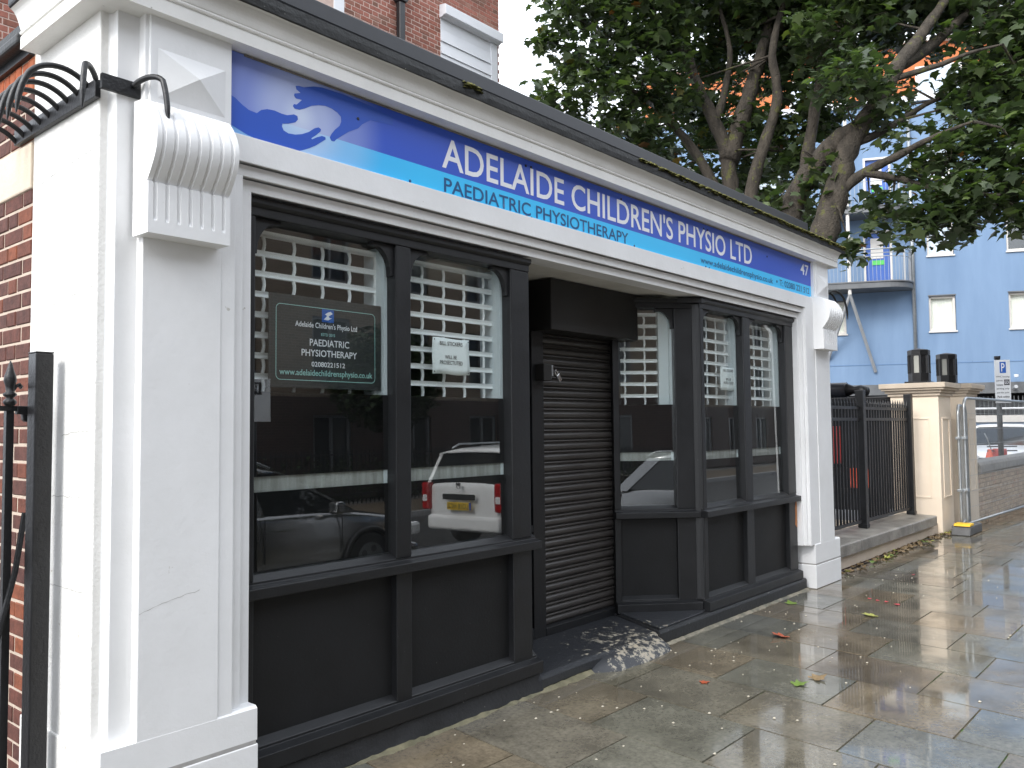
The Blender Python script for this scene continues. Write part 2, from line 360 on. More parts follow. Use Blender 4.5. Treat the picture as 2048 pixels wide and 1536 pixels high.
def sign_mat():
    """printed artwork: royal blue over cyan with a pale glow behind the hands"""
    m, n, b = newmat('printed_fascia_vinyl')
    ge = N(n, 'ShaderNodeNewGeometry'); sp = N(n, 'ShaderNodeSeparateXYZ'); n.links.new(ge.outputs['Position'], sp.inputs[0])
    band = N(n, 'ShaderNodeMath', operation='GREATER_THAN'); n.links.new(sp.outputs['Z'], band.inputs[0]); band.inputs[1].default_value = 2.988
    cy = ramp(n, sp.outputs['X'], [(0,(.07,.33,.74)),(.5,(.06,.47,.92)),(1,(.045,.56,.98))]); 
    mr = N(n, 'ShaderNodeMapRange'); mr.inputs['From Min'].default_value = .36; mr.inputs['From Max'].default_value = 1.5; n.links.new(sp.outputs['X'], mr.inputs[0]); n.links.new(mr.outputs[0], cy.inputs[0])
    c1 = N(n, 'ShaderNodeMixRGB'); n.links.new(band.outputs[0], c1.inputs[0]); n.links.new(cy.outputs[0], c1.inputs[1]); c1.inputs[2].default_value = (.030,.095,.56,1)
    mp = N(n, 'ShaderNodeMapping'); mp.inputs['Location'].default_value = (-.74, 0, -3.04); mp.inputs['Scale'].default_value = (1,0,1)
    n.links.new(ge.outputs['Position'], mp.inputs[0])
    ln = N(n, 'ShaderNodeVectorMath', operation='LENGTH'); n.links.new(mp.outputs[0], ln.inputs[0])
    g = ramp(n, ln.outputs['Value'], [(0.0,.92),(.12,.62),(.30,.28),(.52,0)]); g.color_ramp.interpolation = 'EASE'
    c2 = N(n, 'ShaderNodeMixRGB'); n.links.new(g.outputs[0], c2.inputs[0]); n.links.new(c1.outputs[0], c2.inputs[1]); c2.inputs[2].default_value = (.66,.74,.90,1)
    n.links.new(c2.outputs[0], b.inputs['Base Color']); b.inputs['Roughness'].default_value = .32
    return m
M['sign'] = sign_mat()
M['hands'] = mat('hands_royal_blue', (.030,.105,.54), (.028,.10,.52), 2, .32)

def leaf_mat(name, stops):
    m, n, b = newmat(name); o = n.nodes['Material Output']
    s, ge = rnd_socket(n); r = ramp(n, s, stops)
    n.links.new(r.outputs[0], b.inputs['Base Color']); b.inputs['Roughness'].default_value = .38; b.inputs['Specular IOR Level'].default_value = .55
    tr = N(n, 'ShaderNodeBsdfTranslucent'); mxc = N(n, 'ShaderNodeMixRGB', blend_type='MULTIPLY'); mxc.inputs[0].default_value = 1; mxc.inputs[2].default_value = (1.5,1.9,.7,1)
    n.links.new(r.outputs[0], mxc.inputs[1]); n.links.new(mxc.outputs[0], tr.inputs[0])
    mx = N(n, 'ShaderNodeMixShader'); mx.inputs[0].default_value = .28
    n.links.new(b.outputs[0], mx.inputs[1]); n.links.new(tr.outputs[0], mx.inputs[2]); n.links.new(mx.outputs[0], o.inputs[0])
    return m
M['leaf'] = leaf_mat('sycamore_leaf', [(0,(.030,.046,.022)),(.3,(.050,.073,.033)),(.55,(.070,.094,.046)),(.75,(.040,.058,.028)),(.93,(.10,.13,.055)),(.985,(.10,.14,.04)),(.992,(.16,.12,.03)),(.996,(.20,.075,.03)),(1,(.10,.05,.03))])

# ================================================================== THE SETTING
tag(obj('ground', MB().box(-120, 260, -120, 200, -.9, -.16), M['yard']), kind='structure')
tag(obj('road', MB().box(-60, 120, -10.4, -3.99, -.155, -.125), M['asphalt']), kind='structure')
far_pave = tag(obj('far_pavement', MB().box(-60, 120, -13.3, -10.55, -.155, -.01), mat('far_paving', (.12,.092,.062), (.09,.07,.05), 3, .5, .1)), kind='structure')
kb = MB()
tag(obj('kerb', kb.box(-60, 120, -3.985, -3.82, -.15, -.002), M['kerb'], bevel=.015), kind='structure')
tag(obj('far_kerb', MB().box(-60, 120, -10.545, -10.405, -.15, -.002), M['kerb'], bevel=.015), kind='structure')
pave = tag(obj('pavement', MB().box(-60, 120, -3.815, .16, -.15, -.012), M['joint']), kind='structure')
# stone flags: courses cross the pavement, slightly askew; joints along X measured course by course
TILT = .13
lines = [1.67+.592*i for i in range(-8, 30)]
joints = {0:[-.72], 1:[-.46,-1.18], 2:[-.20,-.95], 3:[-.60,-1.31], 4:[-.28,-.96,-1.67], 5:[-.49,-1.17,-1.86], 6:[-.82,-1.54], 7:[-.38,-1.13], 8:[-.82], 9:[-1.13], 10:[-1.0]}
rs = random.Random(3)
nslab = 0
for i in range(-8, 29):
    xa, xb = lines[i+8], lines[i+9]
    js = [.14 if xa < 7.2 else .16] + list(joints.get(i, [rs.uniform(-.75, -.2)]))
    while js[-1] > -3.2: js.append(js[-1] - rs.uniform(.62, .80))
    js[-1] = -3.81
    for a, b in zip(js[:-1], js[1:]):
        if a-b < .1 or nslab >= 290: continue
        g = .0050; dz = [rs.uniform(-.0012, .0012) for _ in range(4)]; j = lambda: rs.uniform(-.0018, .0018)
        y0, y1 = b+g, a-g
        q = [(xa+g+TILT*(y0+.5)+j(), y0+j()), (xb-g+TILT*(y0+.5)+j(), y0+j()), (xb-g+TILT*(y1+.5)+j(), y1+j()), (xa+g+TILT*(y1+.5)+j(), y1+j())]
        v = [(x, y, -.06) for x, y in q] + [(x, y, dz[k]-.002) for k, (x, y) in enumerate(q)]
        mb = MB().add(v, [(3,2,1,0),(4,5,6,7),(0,1,5,4),(1,2,6,5),(2,3,7,6),(3,0,4,7)])
        obj('slab', mb, M['paving'], pave); nslab += 1
# the flags run on beyond, too far off to tell apart
xe = lines[37]
obj('slab', MB().box(xe+.35, 120, -3.81, .14, -.06, -.003), M['paving'], pave)

# ================================================================== THE SHOP
shop = thing('shop', (3.5, 1, 0), 'white single-storey shopfront with black bays under a blue fascia', 'shop')
S = shop
# --- corner pier, left of the first pilaster
pier = obj('corner_pier', MB().box(-.129, .30, .10, .76, .0, 3.262), M['render'], S, bevel=.006)
obj('pier_strip', MB().prism([(-.128,.11),(-.092,.098),(-.085,.085),(-.085,.05),(.05,.05),(.05,.16),(-.128,.16)], .42, 3.262, 'z'), M['white'], S, bevel=.003)
rck = random.Random(8)
M['crack'] = mat('render_crack', (.46,.45,.43), (.30,.29,.27), 30, .9)
def crack(parent, pts, w_=.0016):
    # jagged hairline on a face: pts are (fixed-axis frame) world points
    P_ = []
    for a, b in zip(pts[:-1], pts[1:]):
        a, b = Vector(a), Vector(b); n_ = max(2, int((b-a).length/.018))
        for k in range(n_): P_.append(a+(b-a)*k/n_+Vector((0,0,rck.uniform(-.004,.004))))
    P_.append(Vector(pts[-1]))
    mb = MB().grid([[p+Vector((0,0,w_*rck.uniform(.2,1))) for p in P_], [p-Vector((0,0,w_*rck.uniform(.2,1))) for p in P_]])
    obj('crack', mb, M['crack'], parent)
for z0, z1, y0, y1 in ((2.66,2.70,.72,.13),(2.10,2.16,.74,.12),(1.585,1.60,.40,.12),(1.335,1.34,.74,.11),(.975,.985,.74,.11)):
    crack(pier, [(-.1302,y0,z0),(-.1302,(y0+y1)/2,(z0+z1)/2+.006),(-.1302,y1,z1)])
def pilaster(x0, x1, ext, name='pilaster'):
    p = obj(name, MB().box(x0, x1, 0, .2, .40, 3.262), M['white'], S, bevel=.004)
    return p
p1 = pilaster(.0, .335, 0); p2 = pilaster(6.83, 7.205, 0)
crack(p1, [(.005,-.0008,.905),(.15,-.0008,.945),(.25,-.0008,.962)], .0012)
def plinth(parent, x0, x1, ztop, zg):
    # rendered base, flush with the pilaster and wider than it, its groove drawn as a grey strip, dark by colour, not depth
    a = MB().prism([(-.0008,zg+.007),(.2,zg+.007),(.2,ztop+.010),(.012,ztop+.010),(-.0008,ztop)], x0, x1, 'x')
    obj('plinth', a, M['white'], parent)
    obj('plinth', MB().box(x0-.004, x1+.004, -.0045, .2, 0.0, zg-.007), M['white'], parent, bevel=.006)
    obj('groove', MB().box(x0+.006, x1-.006, -.0012, .19, zg-.009, zg+.009), M['groove_grey'], parent)
M['groove_grey'] = mat('grey_groove_tone', (.42,.41,.39), (.28,.27,.26), 8, .8)
plinth(p1, -.131, .515, .43, .292); plinth(p2, 6.68, 7.345, .425, .235)
obj('pier_base', MB().box(-.137, .2, .1985, .77, 0, .41), M['render'], S, bevel=.006)
def block(parent, x0, x1):
    mb = MB().box(x0, x1, -.012, .1, 2.872, 3.262)
    obj('frieze_block', mb, M['white'], parent, bevel=.003)
    cx, cz = (x0+x1)/2, 3.012; hw = (x1-x0)/2-.03; hz = .10
    v = [(cx-hw,-.0125,cz-hz),(cx+hw,-.0125,cz-hz),(cx+hw,-.0125,cz+hz),(cx-hw,-.0125,cz+hz),(cx+.005,-.062,cz+.005)]
    obj('pyramid_boss', MB().add(v, [(0,1,4),(1,2,4),(2,3,4),(3,0,4),(0,3,2,1)]), M['white'], parent)
block(p1, .016, .368); block(p2, 6.865, 7.19)
def console(parent, x0, x1, nfl=7):
    prof = [(.02,2.885),(-.04,2.878),(-.085,2.862),(-.118,2.826),(-.146,2.782),(-.160,2.745),(-.164,2.712),(-.160,2.672),(-.146,2.640),(-.133,2.617),(-.120,2.598),(-.107,2.580),(-.094,2.563),(-.082,2.552),(-.0955,2.549),(-.0955,2.50),(-.0955,2.47),(-.0955,2.415),(-.0955,2.40),(-.0955,2.352)]
    L = x1-x0; xs = [0, .003]
    marg = .028; pitch = (L-2*marg)/(nfl-1)
    cols = [(0.0, 0.0)]
    for k in range(nfl):
        c = marg+pitch*k
        for dx, d in ((-.0085,0),(-.006,.7),(0,1),(.006,.7),(.0085,0)): cols.append((c+dx, d))
    cols.append((L, 0.0))
    rows = []
    for i, (y, z) in enumerate(prof):
        a = Vector(prof[max(i-1,0)]); b = Vector(prof[min(i+1,len(prof)-1)]); t = (b-a).normalized(); nrm = Vector((-t.y, t.x))
        if nrm.x > 0: nrm = -nrm
        fl = .010 if 2.40 < z < 2.868 else 0.0
        rows.append([(x0+c, y-nrm.x*fl*d, z-nrm.y*fl*d) for c, d in cols])
    mb = MB().grid(rows)
    # closed back, sides and bottom
    for x in (x0, x1):
        mb.add([(x, y, z) for y, z in prof]+[(x, .03, 2.352), (x, .03, 2.885)], [tuple(range(len(prof)+2))])
    mb.add([(x0,-.0955,2.352),(x1,-.0955,2.352),(x1,.03,2.352),(x0,.03,2.352)], [(0,1,2,3)])
    o = obj('console', mb, M['white'], parent, smooth=True)
    o.data.set_sharp_from_angle(angle=R(28))
    return o
console(p1, -.026, .316); console(p2, 6.80, 7.172)
# --- architrave: three stepped bands round the opening, each proud of the next
def band(k, y, zl, zt, xl0, xl1, xr0, xr1):
    a = MB().prism([(y,zl),(y+.02,zl+.010),(.24,zl+.010),(.24,zt),(y,zt)], xl0, xr1, 'x')
    obj('lintel_band', a, M['white'], S, bevel=.004)
    zb = .424
    obj('jamb_band', MB().box(xl0, xl1, y, .22, zb, zl+.004), M['white'], S, bevel=.004)
    obj('jamb_band', MB().box(xr0, xr1, y, .22, zb, zl+.004), M['white'], S, bevel=.004)
band(1, .006, 2.752, 2.87, .334, .402, 6.60, 6.832)
band(2, .036, 2.700, 2.7515, .4018, .455, 6.575, 6.6005)
band(3, .072, 2.647, 2.6995, .4548, .518, 6.553, 6.5755)
obj('frieze', MB().box(.3, 6.9, .05, .26, 2.8705, 3.30), M['white'], S)
# --- cornice with returns
def cornice():
    # (overhang out from the wall face, z)
    pr = [(.055,3.238),(.055,3.292),(.047,3.294),(.047,3.300),(.057,3.302),(.060,3.308),(.057,3.315),(.049,3.318),(.055,3.322),(.058,3.330),(.061,3.342),(.065,3.355),(.070,3.368),(.076,3.380),(.082,3.390),(.090,3.397),(.098,3.400)]
    rows = []
    xl, xr = -.129-.026, 7.205+.10
    for o, z in pr:
        rows.append([(xl-o, .70, z), (xl-o, -o, z), (xr+o, -o, z), (xr+o, 2.0, z)])
    mb = MB().grid(rows)
    o0, z0 = pr[0]; o1, z1 = pr[-1]
    mb.add([(xl-o0,-o0,z0),(xr+o0,-o0,z0),(xr+o0,.25,z0),(xl-o0,.25,z0)], [(0,1,2,3)])
    mb.add([(xl-o0,.25,z0),(.2,.25,z0),(.2,.70,z0),(xl-o0,.70,z0)], [(0,1,2,3)])
    mb.add([(7.1,.25,z0),(xr+o0,.25,z0),(xr+o0,2,z0),(7.1,2,z0)], [(0,1,2,3)])
    mb.add([(xl-o,.70,z) for o, z in pr]+[(.1,.70,z1),(.1,.70,z0)], [tuple(range(len(pr)+2))])
    mb.add([(xl-o1,-o1,z1),(xr+o1,-o1,z1),(xr+o1,2,z1),(.1,2,z1),(.1,.70,z1),(xl-o1,.70,z1)], [(0,1,2,3,4,5)])
    return obj('cornice', mb, M['cornice'], S)
cor = cornice()
# black gutter on the cornice with a slightly uneven lip, raised felt kerb behind it
def gutter():
    rg = random.Random(5); rows = []
    n = 90
    for y, z, jit in ((-.098,3.4005,.0),(-.106,3.387,.0015),(-.112,3.391,.002),(-.115,3.420,.0008),(-.114,3.451,.001),(-.104,3.454,.001),(-.099,3.444,0),(-.02,3.44,0)):
        rows.append([(-.262+(7.70)*k/n, y+rg.uniform(-jit,jit), z+rg.uniform(-jit,jit)) for k in range(n+1)])
    o = obj('gutter', MB().grid(rows), M['gutter'], S)
    return o
gut = gutter()
obj('gutter_return', MB().box(-.262,-.222,-.09,.705,3.4015,3.452), M['gutter'], S, bevel=.01)
obj('gutter_end', MB().box(7.40,7.438,-.10,2,3.39,3.45), M['gutter'], S, bevel=.01)
obj('roof_kerb', MB().prism([(.11,3.575),(.10,3.59),(.10,3.668),(.115,3.675),(.30,3.675),(.30,3.575)], -.1, 6.98, 'x'), M['roofedge'], S, bevel=.004)
obj('roof_upstand', MB().box(-.09, 6.96, .135, .26, 3.37, 3.58), M['pipe'], S)
obj('roof', MB().box(-.115, 7.25, -.02, 6.38, 3.4015, 3.48), M['gutter'], S)
rm = random.Random(11)
def moss(x0, x1, n):
    mb = MB()
    for _ in range(n):
        x = rm.uniform(x0, x1); t = (x-x0)/(x1-x0)
        if rm.random() > .25+.75*t and x1 > 6: continue
        r = rm.uniform(.008, .022); y = -.112+rm.uniform(-.010,.020); z = 3.452-max(0,rm.gauss(0,.012))-(.0 if y > -.114 else .008)
        ring = [(x+r*1.6*math.cos(a)*rm.uniform(.7,1.2), y+r*math.sin(a)*rm.uniform(.7,1.2), z) for a in [k*math.pi/3 for k in range(6)]]
        mb.add(ring+[(x,y,z+r*.8)], [(k,(k+1)%6,6) for k in range(6)])
    return mb
tag(obj('moss', moss(3.4, 7.42, 2600), M['moss'], S), kind='stuff')
obj('moss_tuft', moss(1.68, 1.80, 40), M['moss'], S)
# --- shell of the shop behind the front
obj('side_wall', MB().box(7.0, 7.2, .2, 6.38, 0, 3.36), M['render'], S)
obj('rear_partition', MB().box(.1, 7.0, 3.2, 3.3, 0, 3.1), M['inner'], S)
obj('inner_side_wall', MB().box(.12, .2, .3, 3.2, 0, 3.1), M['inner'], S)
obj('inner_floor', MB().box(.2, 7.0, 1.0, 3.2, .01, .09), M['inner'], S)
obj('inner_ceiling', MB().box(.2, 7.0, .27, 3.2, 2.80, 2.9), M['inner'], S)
# soffit over the recessed door: painted timber in two steps
obj('door_soffit', MB().box(2.2, 4.9, .24, 1.3, 2.674, 2.78), M['soffit'], S)
obj('soffit_bead', MB().box(2.45, 4.75, .236, .30, 2.657, 2.6735), M['soffit'], S, bevel=.004)

# --- bays: joinery built along a local x axis, y=0 the face of the frame, +y inwards
def spandrel(x, s, w=.125, h=.165, zt=2.562):
    pts = [(x, zt), (x+s*(w+.02), zt), (x+s*(w+.02), zt-.018), (x+s*w, zt-.02)]
    n = 10
    for k in range(n+1):
        a = math.pi/2*k/n
        pts.append((x+s*(w - (w-.020)*math.sin(a)), zt-.02-(h-.03)*(1-math.cos(a))))
    pts += [(x+s*.020, zt-h), (x, zt-h)]
    return pts
def bay(Mx, x0, x1, muls, name, spans, hidden=(), rail_x=None):
    """muls: list of (xa, xb) uprights including the end posts; glass between them"""
    b = obj(name, MB().box(x0, x1, -.002, .10, 2.562, 2.634, Mx), M['black'], S, bevel=.004)
    obj('head_bead', MB().prism([(-.022,2.640),(-.022,2.615),(-.006,2.602),(.0,2.602),(.03,2.602),(.03,2.640)], x0-.0, x1+.0, 'x', Mx), M['black'], b, bevel=.003)
    for xa, xb in muls:
        obj('mullion', MB().box(xa, xb, .002, .095, .93, 2.5625, Mx), M['black'], b, bevel=.006)
    ra, rb = rail_x or (x0, x1)
    obj('sill', MB().prism([(.09,.962),(.058,.958),(.006,.930),(.006,.918),(-.006,.914),(-.045,.908),(-.045,.862),(-.03,.858),(.09,.858)], ra, rb, 'x', Mx), M['black'], b, bevel=.003)
    obj('bottom_rail', MB().prism([(.09,.245),(.050,.241),(.004,.212),(.004,.200),(-.010,.196),(-.046,.186),(-.046,.118),(-.034,.112),(.09,.112)], ra, rb, 'x', Mx), M['black'], b, bevel=.003)
    for (xa, xb), (xc, xd) in zip(muls[:-1], muls[1:]):
        # glass leans back a hair, as old panes do
        gp = obj('pane', MB().prism([(.050,.945),(.0505,.945),(.0675,2.570),(.067,2.570)], xb-.004, xc+.004, 'x', Mx), M['glass'], b)
        obj('window_film', MB().box(xb-.004, xc+.004, .0702, .0715, .945, 1.318, Mx), M['film'], b)
        obj('window_film', MB().box(xb-.004, xc+.004, .0702, .0715, 1.388, 1.776, Mx), M['film'], b)
        obj('window_ledge', MB().box(xb+.002, xc-.024, .080, .105, 1.290, 1.415, Mx), M['ledge'], b)
        if xc-xb > .2:
            obj('inner_reveal', MB().box(xc-.022, xc+.02, .0755, .24, .95, 2.56, Mx), M['inner_white'], b)
        obj('riser_panel', MB().box(xb-.004, xc+.004, .046, .07, .22, .87, Mx), M['black2'], b)
    for xa, xb in muls:
        obj('riser_stile', MB().box(xa, xb, .002, .072, .20, .862, Mx), M['black'], b, bevel=.004)
    for x, s in spans:
        obj('arch_bracket', MB().prism(spandrel(x, s), .022, .060, 'y', Mx), M['black'], b, bevel=.003)
    return b
YF = .12
bayL = bay(T(0, YF), .520, 2.488, [(.520,.572),(1.402,1.505),(2.318,2.488)], 'window_bay', [(.572,1),(1.402,-1),(1.505,1),(2.318,-1)], rail_x=(.515, 2.53))
bayR = bay(T(0, YF), 4.665, 6.553, [(4.665,4.735),(5.462,5.600),(6.372,6.552)], 'window_bay', [(4.735,1),(5.462,-1),(5.600,1),(6.372,-1)], rail_x=(4.66, 6.551))
ang = math.atan2(.165-.635, 4.66-4.16)
Msp = T(4.16, .635, 0, ang)
Lsp = math.hypot(.50, .47)
baySp = bay(Msp, 0.0, Lsp-.01, [(0.0,.05),(Lsp-.172,Lsp-.012)], 'window_bay', [(Lsp-.172,-1)], rail_x=(0.0, Lsp+.01))
# mirrored splay on the far side of the post, seen only from the right
ang2 = math.atan2(.56, .84)
bayHid = bay(T(2.43, .225, 0, ang2), .06, .80, [(.06,.15),(.74,.80)], 'window_bay', [(.14,1),(.86,-1)])
# rounded corner post where the splay meets the right bay
obj('corner_post', MB().prism([(4.655,.205),(4.640,.186),(4.652,.150),(4.672,.1205),(4.70,.1205),(4.70,.20)], .20, 2.60, 'z'), M['black'], S, bevel=.008)
obj('head_corner', MB().prism([(4.52,.238),(4.60,.150),(4.655,.094),(4.72,.094),(4.72,.26),(4.60,.26)], 2.600, 2.642, 'z'), M['black'], S, bevel=.005)
# bare wood where the paint has come away at the right end
obj('bare_wood_patch', MB().prism([(6.500,.63),(6.545,.60),(6.548,.80),(6.54,.86),(6.52,.845),(6.505,.79),(6.512,.72)], .1188, .1225, 'y'), M['wood'], S)
# black rendered plinth under the bays, battered out to the pavement
obj('bay_plinth', MB().prism([(.075,0),(.10,.10),(.112,.13),(.3,.13),(.3,0)], .46, 2.54, 'x'), M['plinth'], S, bevel=.01)
obj('bay_plinth', MB().prism([(3.86,.062),(6.62,.062),(6.62,.30),(4.72,.26),(4.28,.74),(4.16,.66)], 0, .112, 'z'), M['plinth'], S, bevel=.022)
obj('ledge', MB().prism([(3.90,.085),(4.56,.10),(4.70,.13),(4.62,.2),(4.24,.66),(4.16,.62)], .1125, .126, 'z'), M['worn'], S, bevel=.01)
step = obj('doorstep', MB().prism([(2.50,.080),(3.06,.090),(3.30,.060),(3.90,.080),(4.24,.70),(4.24,.95),(2.5,.95)], 0, .094, 'z'), M['worn'], S, bevel=.025)
def lump():
    rl = random.Random(4); rows = []
    for i in range(9):
        t = i/8
        row = []
        for k in range(25):
            s = k/24; x = 3.02+s*.98; e = min(1, min(s, 1-s)*6)
            y = .09 - t*(.13*e+.02) + .01*math.sin(s*9)
            z = .086*(1-t**2.2)*e + .003*math.sin(s*23+t*5) - .004
            row.append((x, y, max(z, -.003)))
        rows.append(row)
    return MB().grid(rows)
obj('worn_threshold', lump(), M['worn'], S, smooth=True)
# mortar fillet along the foot of the front
def fillet(x0, x1, yw, m_):
    rf_ = random.Random(int(x0*100)); n = int((x1-x0)/.035); rows = [[], [], [], []]
    wob = [rf_.uniform(-1,1) for _ in range(n+4)]
    for k in range(n+1):
        x_ = x0+(x1-x0)*k/n; w_ = .030+.016*(wob[k]+wob[k+1]+wob[k+2])/3+.010*wob[k]+.008*math.sin(x_*5.1)
        for r_, (dy, zz) in zip(rows, ((-max(w_,.008), -.004), (-max(w_,.008)*.6, .003), (0, .016+.004*wob[k]), (.03, .018))): r_.append((x_, yw+dy, zz))
    obj('cement_fillet', MB().grid(rows), m_, S, smooth=True)
fillet(.49, 3.04, .085, mat('algae_cement', (.20,.18,.11), (.085,.08,.045), 9, .6, bump=.6))
fillet(3.93, 6.64, .066, mat('pale_cement', (.26,.23,.17), (.10,.095,.07), 9, .6, bump=.6))

# --- grilles rolled down behind the glass
def grille(Mx, x0, x1, y, label, guide=True):
    g = thing('roller_grille', Mx @ Vector(((x0+x1)/2, y, .95)), label, 'grille', 'white security grilles behind the windows')
    z = .985; rows = []
    while z < 2.62: rows.append(z); z += .0962
    for z in rows:
        obj('grille_bar', MB().prism([(y-.010,z-.014),(y+.006,z-.015),(y+.006,z+.015),(y-.010,z+.014),(y-.006,z+.003),(y-.006,z-.003)], x0, x1, 'x', Mx), M['grille'], g)
    n = max(1, round((x1-x0)/.168)); off = ((x1-x0)-(n-1)*.168)/2
    for k in range(n):
        x = x0+off+.168*k; mb = MB()
        for z in rows[:-1]:
            mb.tube([Mx @ Vector((x+.007*math.sin(math.pi*t)-.003, y-.002, z+.014+t*.068)) for t in (0,.25,.5,.75,1)], .0085, 6, False)
        obj('grille_link', mb, M['grille'], g)
    if guide: obj('guide_channel', MB().box(x1+.004, x1+.115, y-.03, y+.04, .95, 2.62, Mx), M['inner_white'], g)
    return g
grille(T(0, YF), .63, 1.445, .145, 'white roller grille behind the pane with the dark poster')
grille(T(0, YF), 1.60, 2.335, .145, 'white roller grille behind the left bay pane with a paper notice')
grille(Msp, .02, Lsp-.28, .135, 'white roller grille behind the angled pane right of the door')
grille(T(0, YF), 4.82, 5.60, .145, 'white roller grille behind the right bay pane with a paper notice')
grille(T(0, YF), 5.72, 6.40, .145, 'white roller grille behind the rightmost window pane')

# --- notices and poster inside the glass
FR = lambda y: Matrix.Translation((0, y, 0))
po = thing('window_poster', (1.03, .205, 1.80), 'dark grey poster with rounded mint border inside the left window', 'poster')
yP = YF+.088
obj('board', MB().box(.696, 1.370, yP, yP+.004, 1.800, 2.243), M['poster'], po)
def rounded(x0, x1, z0, z1, r, n=6):
    pts = []
    for cx, cz, a0 in ((x1-r,z1-r,0),(x0+r,z1-r,90),(x0+r,z0+r,180),(x1-r,z0+r,270)):
        for k in range(n+1):
            a = R(a0+90*k/n); pts.append((cx+r*math.cos(a), cz+r*math.sin(a)))
    return pts
def outline(x0, x1, z0, z1, r, t, y):
    a = rounded(x0,x1,z0,z1,r); b = rounded(x0+t,x1-t,z0+t,z1-t,r-t)
    n = len(a); return MB().add([(p[0],y,p[1]) for p in a]+[(p[0],y,p[1]) for p in b], [(i,(i+1)%n,n+(i+1)%n,n+i) for i in range(n)])
obj('border_line', outline(.733,1.330,1.835,2.196,.025,.0032,yP-.0012), M['text_mint'], po)
yt = FR(yP-.0014)
lg = obj('logo_square', MB().box(.995,1.066,yP-.0012,yP-.0006,2.128,2.191), M['signblue'], po)
obj('logo_hands', MB().prism([(1.004,2.140),(1.030,2.138),(1.055,2.150),(1.040,2.150),(1.034,2.158),(1.058,2.172),(1.046,2.182),(1.028,2.176),(1.012,2.166),(1.026,2.160),(1.016,2.150)], yP-.0022, yP-.0013, 'y'), M['text_white'], lg)
for body, bx, mt in (("Adelaide Children's Physio Ltd",(.840,1.211,2.087,2.122),'text_white'),("ESTD 2015",(.990,1.073,2.058,2.072),'text_mint'),("PAEDIATRIC",(.923,1.161,2.006,2.040),'text_white'),("PHYSIOTHERAPY",(.876,1.211,1.955,1.988),'text_white'),("02080221512",(.934,1.135,1.905,1.929),'text_white'),("www.adelaidechildrensphysio.co.uk",(.753,1.311,1.851,1.889),'text_mint')):
    text('lettering', body, bx, yt, M[mt], po)
def notice(x0, x1, z0, z1, label):
    nt_ = thing('paper_notice', ((x0+x1)/2, yP, z0), label, 'notice', 'paper notices in the windows')
    rows = []
    for i in range(7):
        t = i/6; rows.append([(x0+(x1-x0)*k/8+.002*math.sin(t*7), yP+.002*math.sin(k*1.3+t*4), z0+(z1-z0)*t+.003*math.sin(k*.9)) for k in range(9)])
    o = obj('sheet', MB().grid(rows), M['paper'], nt_, smooth=True)
    sm = o.modifiers.new('solid','SOLIDIFY'); sm.thickness = .0006
    f = FR(yP-.0042); w_ = x1-x0
    for body, a, b, c, d in (("BILL STICKERS",.185,.80,.80,.91),("WILL BE",.32,.64,.43,.53),("PROSECTUTED",.185,.80,.27,.38)):
        text('lettering', body, (x0+a*w_, x0+b*w_, z0+c*(z1-z0), z0+d*(z1-z0)), f, M['text_black'], nt_)
    pm = [(x0+.012,z0+.012),(x1-.012,z0+.012),(x0+.012,z1-.01),(x1-.012,z1-.012)]
    for px, pz in pm:
        obj('pin', MB().lathe([(.0045,-.001),(.0045,.001)], (0,0,0), 8), M['steel'], nt_).matrix_basis = Matrix.Translation((px, yP-.005, pz)) @ Matrix.Rotation(R(90),4,'X')
notice(1.742, 2.038, 1.905, 2.110, 'white bill stickers notice in the left bay near the door')
notice(5.182, 5.478, 1.906, 2.110, 'white bill stickers notice in the right bay window')

# --- fascia sign
sg = thing('fascia_sign', (3.6, .03, 2.855), 'long blue and cyan fascia sign with white lettering and hands', 'sign')
obj('sign_panel', MB().box(.370, 6.862, .030, .048, 2.856, 3.234), M['sign'], sg, bevel=.001)
fs = FR(.0285)
for body, bx, mt in (("ADELAIDE CHILDREN'S PHYSIO LTD",(1.650,5.478,3.012,3.188),'text_white'),("PAEDIATRIC PHYSIOTHERAPY",(1.664,3.483,2.881,2.961),'text_navy'),("www.adelaidechildrensphysio.co.uk",(4.535,5.912,2.888,2.954),'text_navy'),("T: 02080 221 512",(6.063,6.778,2.905,2.964),'text_navy'),("47",(6.573,6.775,3.080,3.192),'text_white')):
    words('lettering', body, bx, fs, M[mt], sg)
obj('lettering_bullet', MB().prism([(6.004+.012*math.cos(k*math.pi/6), 2.936+.012*math.sin(k*math.pi/6)) for k in range(12)], .0278, .0298, 'y'), M['text_navy'], sg)
LOW = [(.3705,3.046),(0.388,3.036),(0.409,3.03),(0.442,3.01),(0.475,2.995),(0.515,2.992),(0.536,3.012),(0.567,3.025),(0.605,3.029),(0.641,3.025),(0.67,3.026),(0.706,3.04),(0.725,3.037),(0.728,3.022),(0.714,3.005),(0.677,2.989),(0.645,2.98),(0.643,2.967),(0.652,2.951),(0.677,2.944),(0.714,2.948),(0.751,2.96),(0.788,2.98),(0.819,3.005),(0.842,3.016),(0.856,3.011),(0.854,3.0),(0.827,2.974),(0.802,2.954),(0.805,2.949),(0.834,2.967),(0.862,2.98),(0.881,2.979),(0.883,2.969),(0.865,2.955),(0.827,2.926),(0.789,2.903),(0.751,2.884),(0.7,2.863),(0.663,2.8575),(0.606,2.864),(0.537,2.871),(0.469,2.884),(0.389,2.908),(.3705,2.912)]
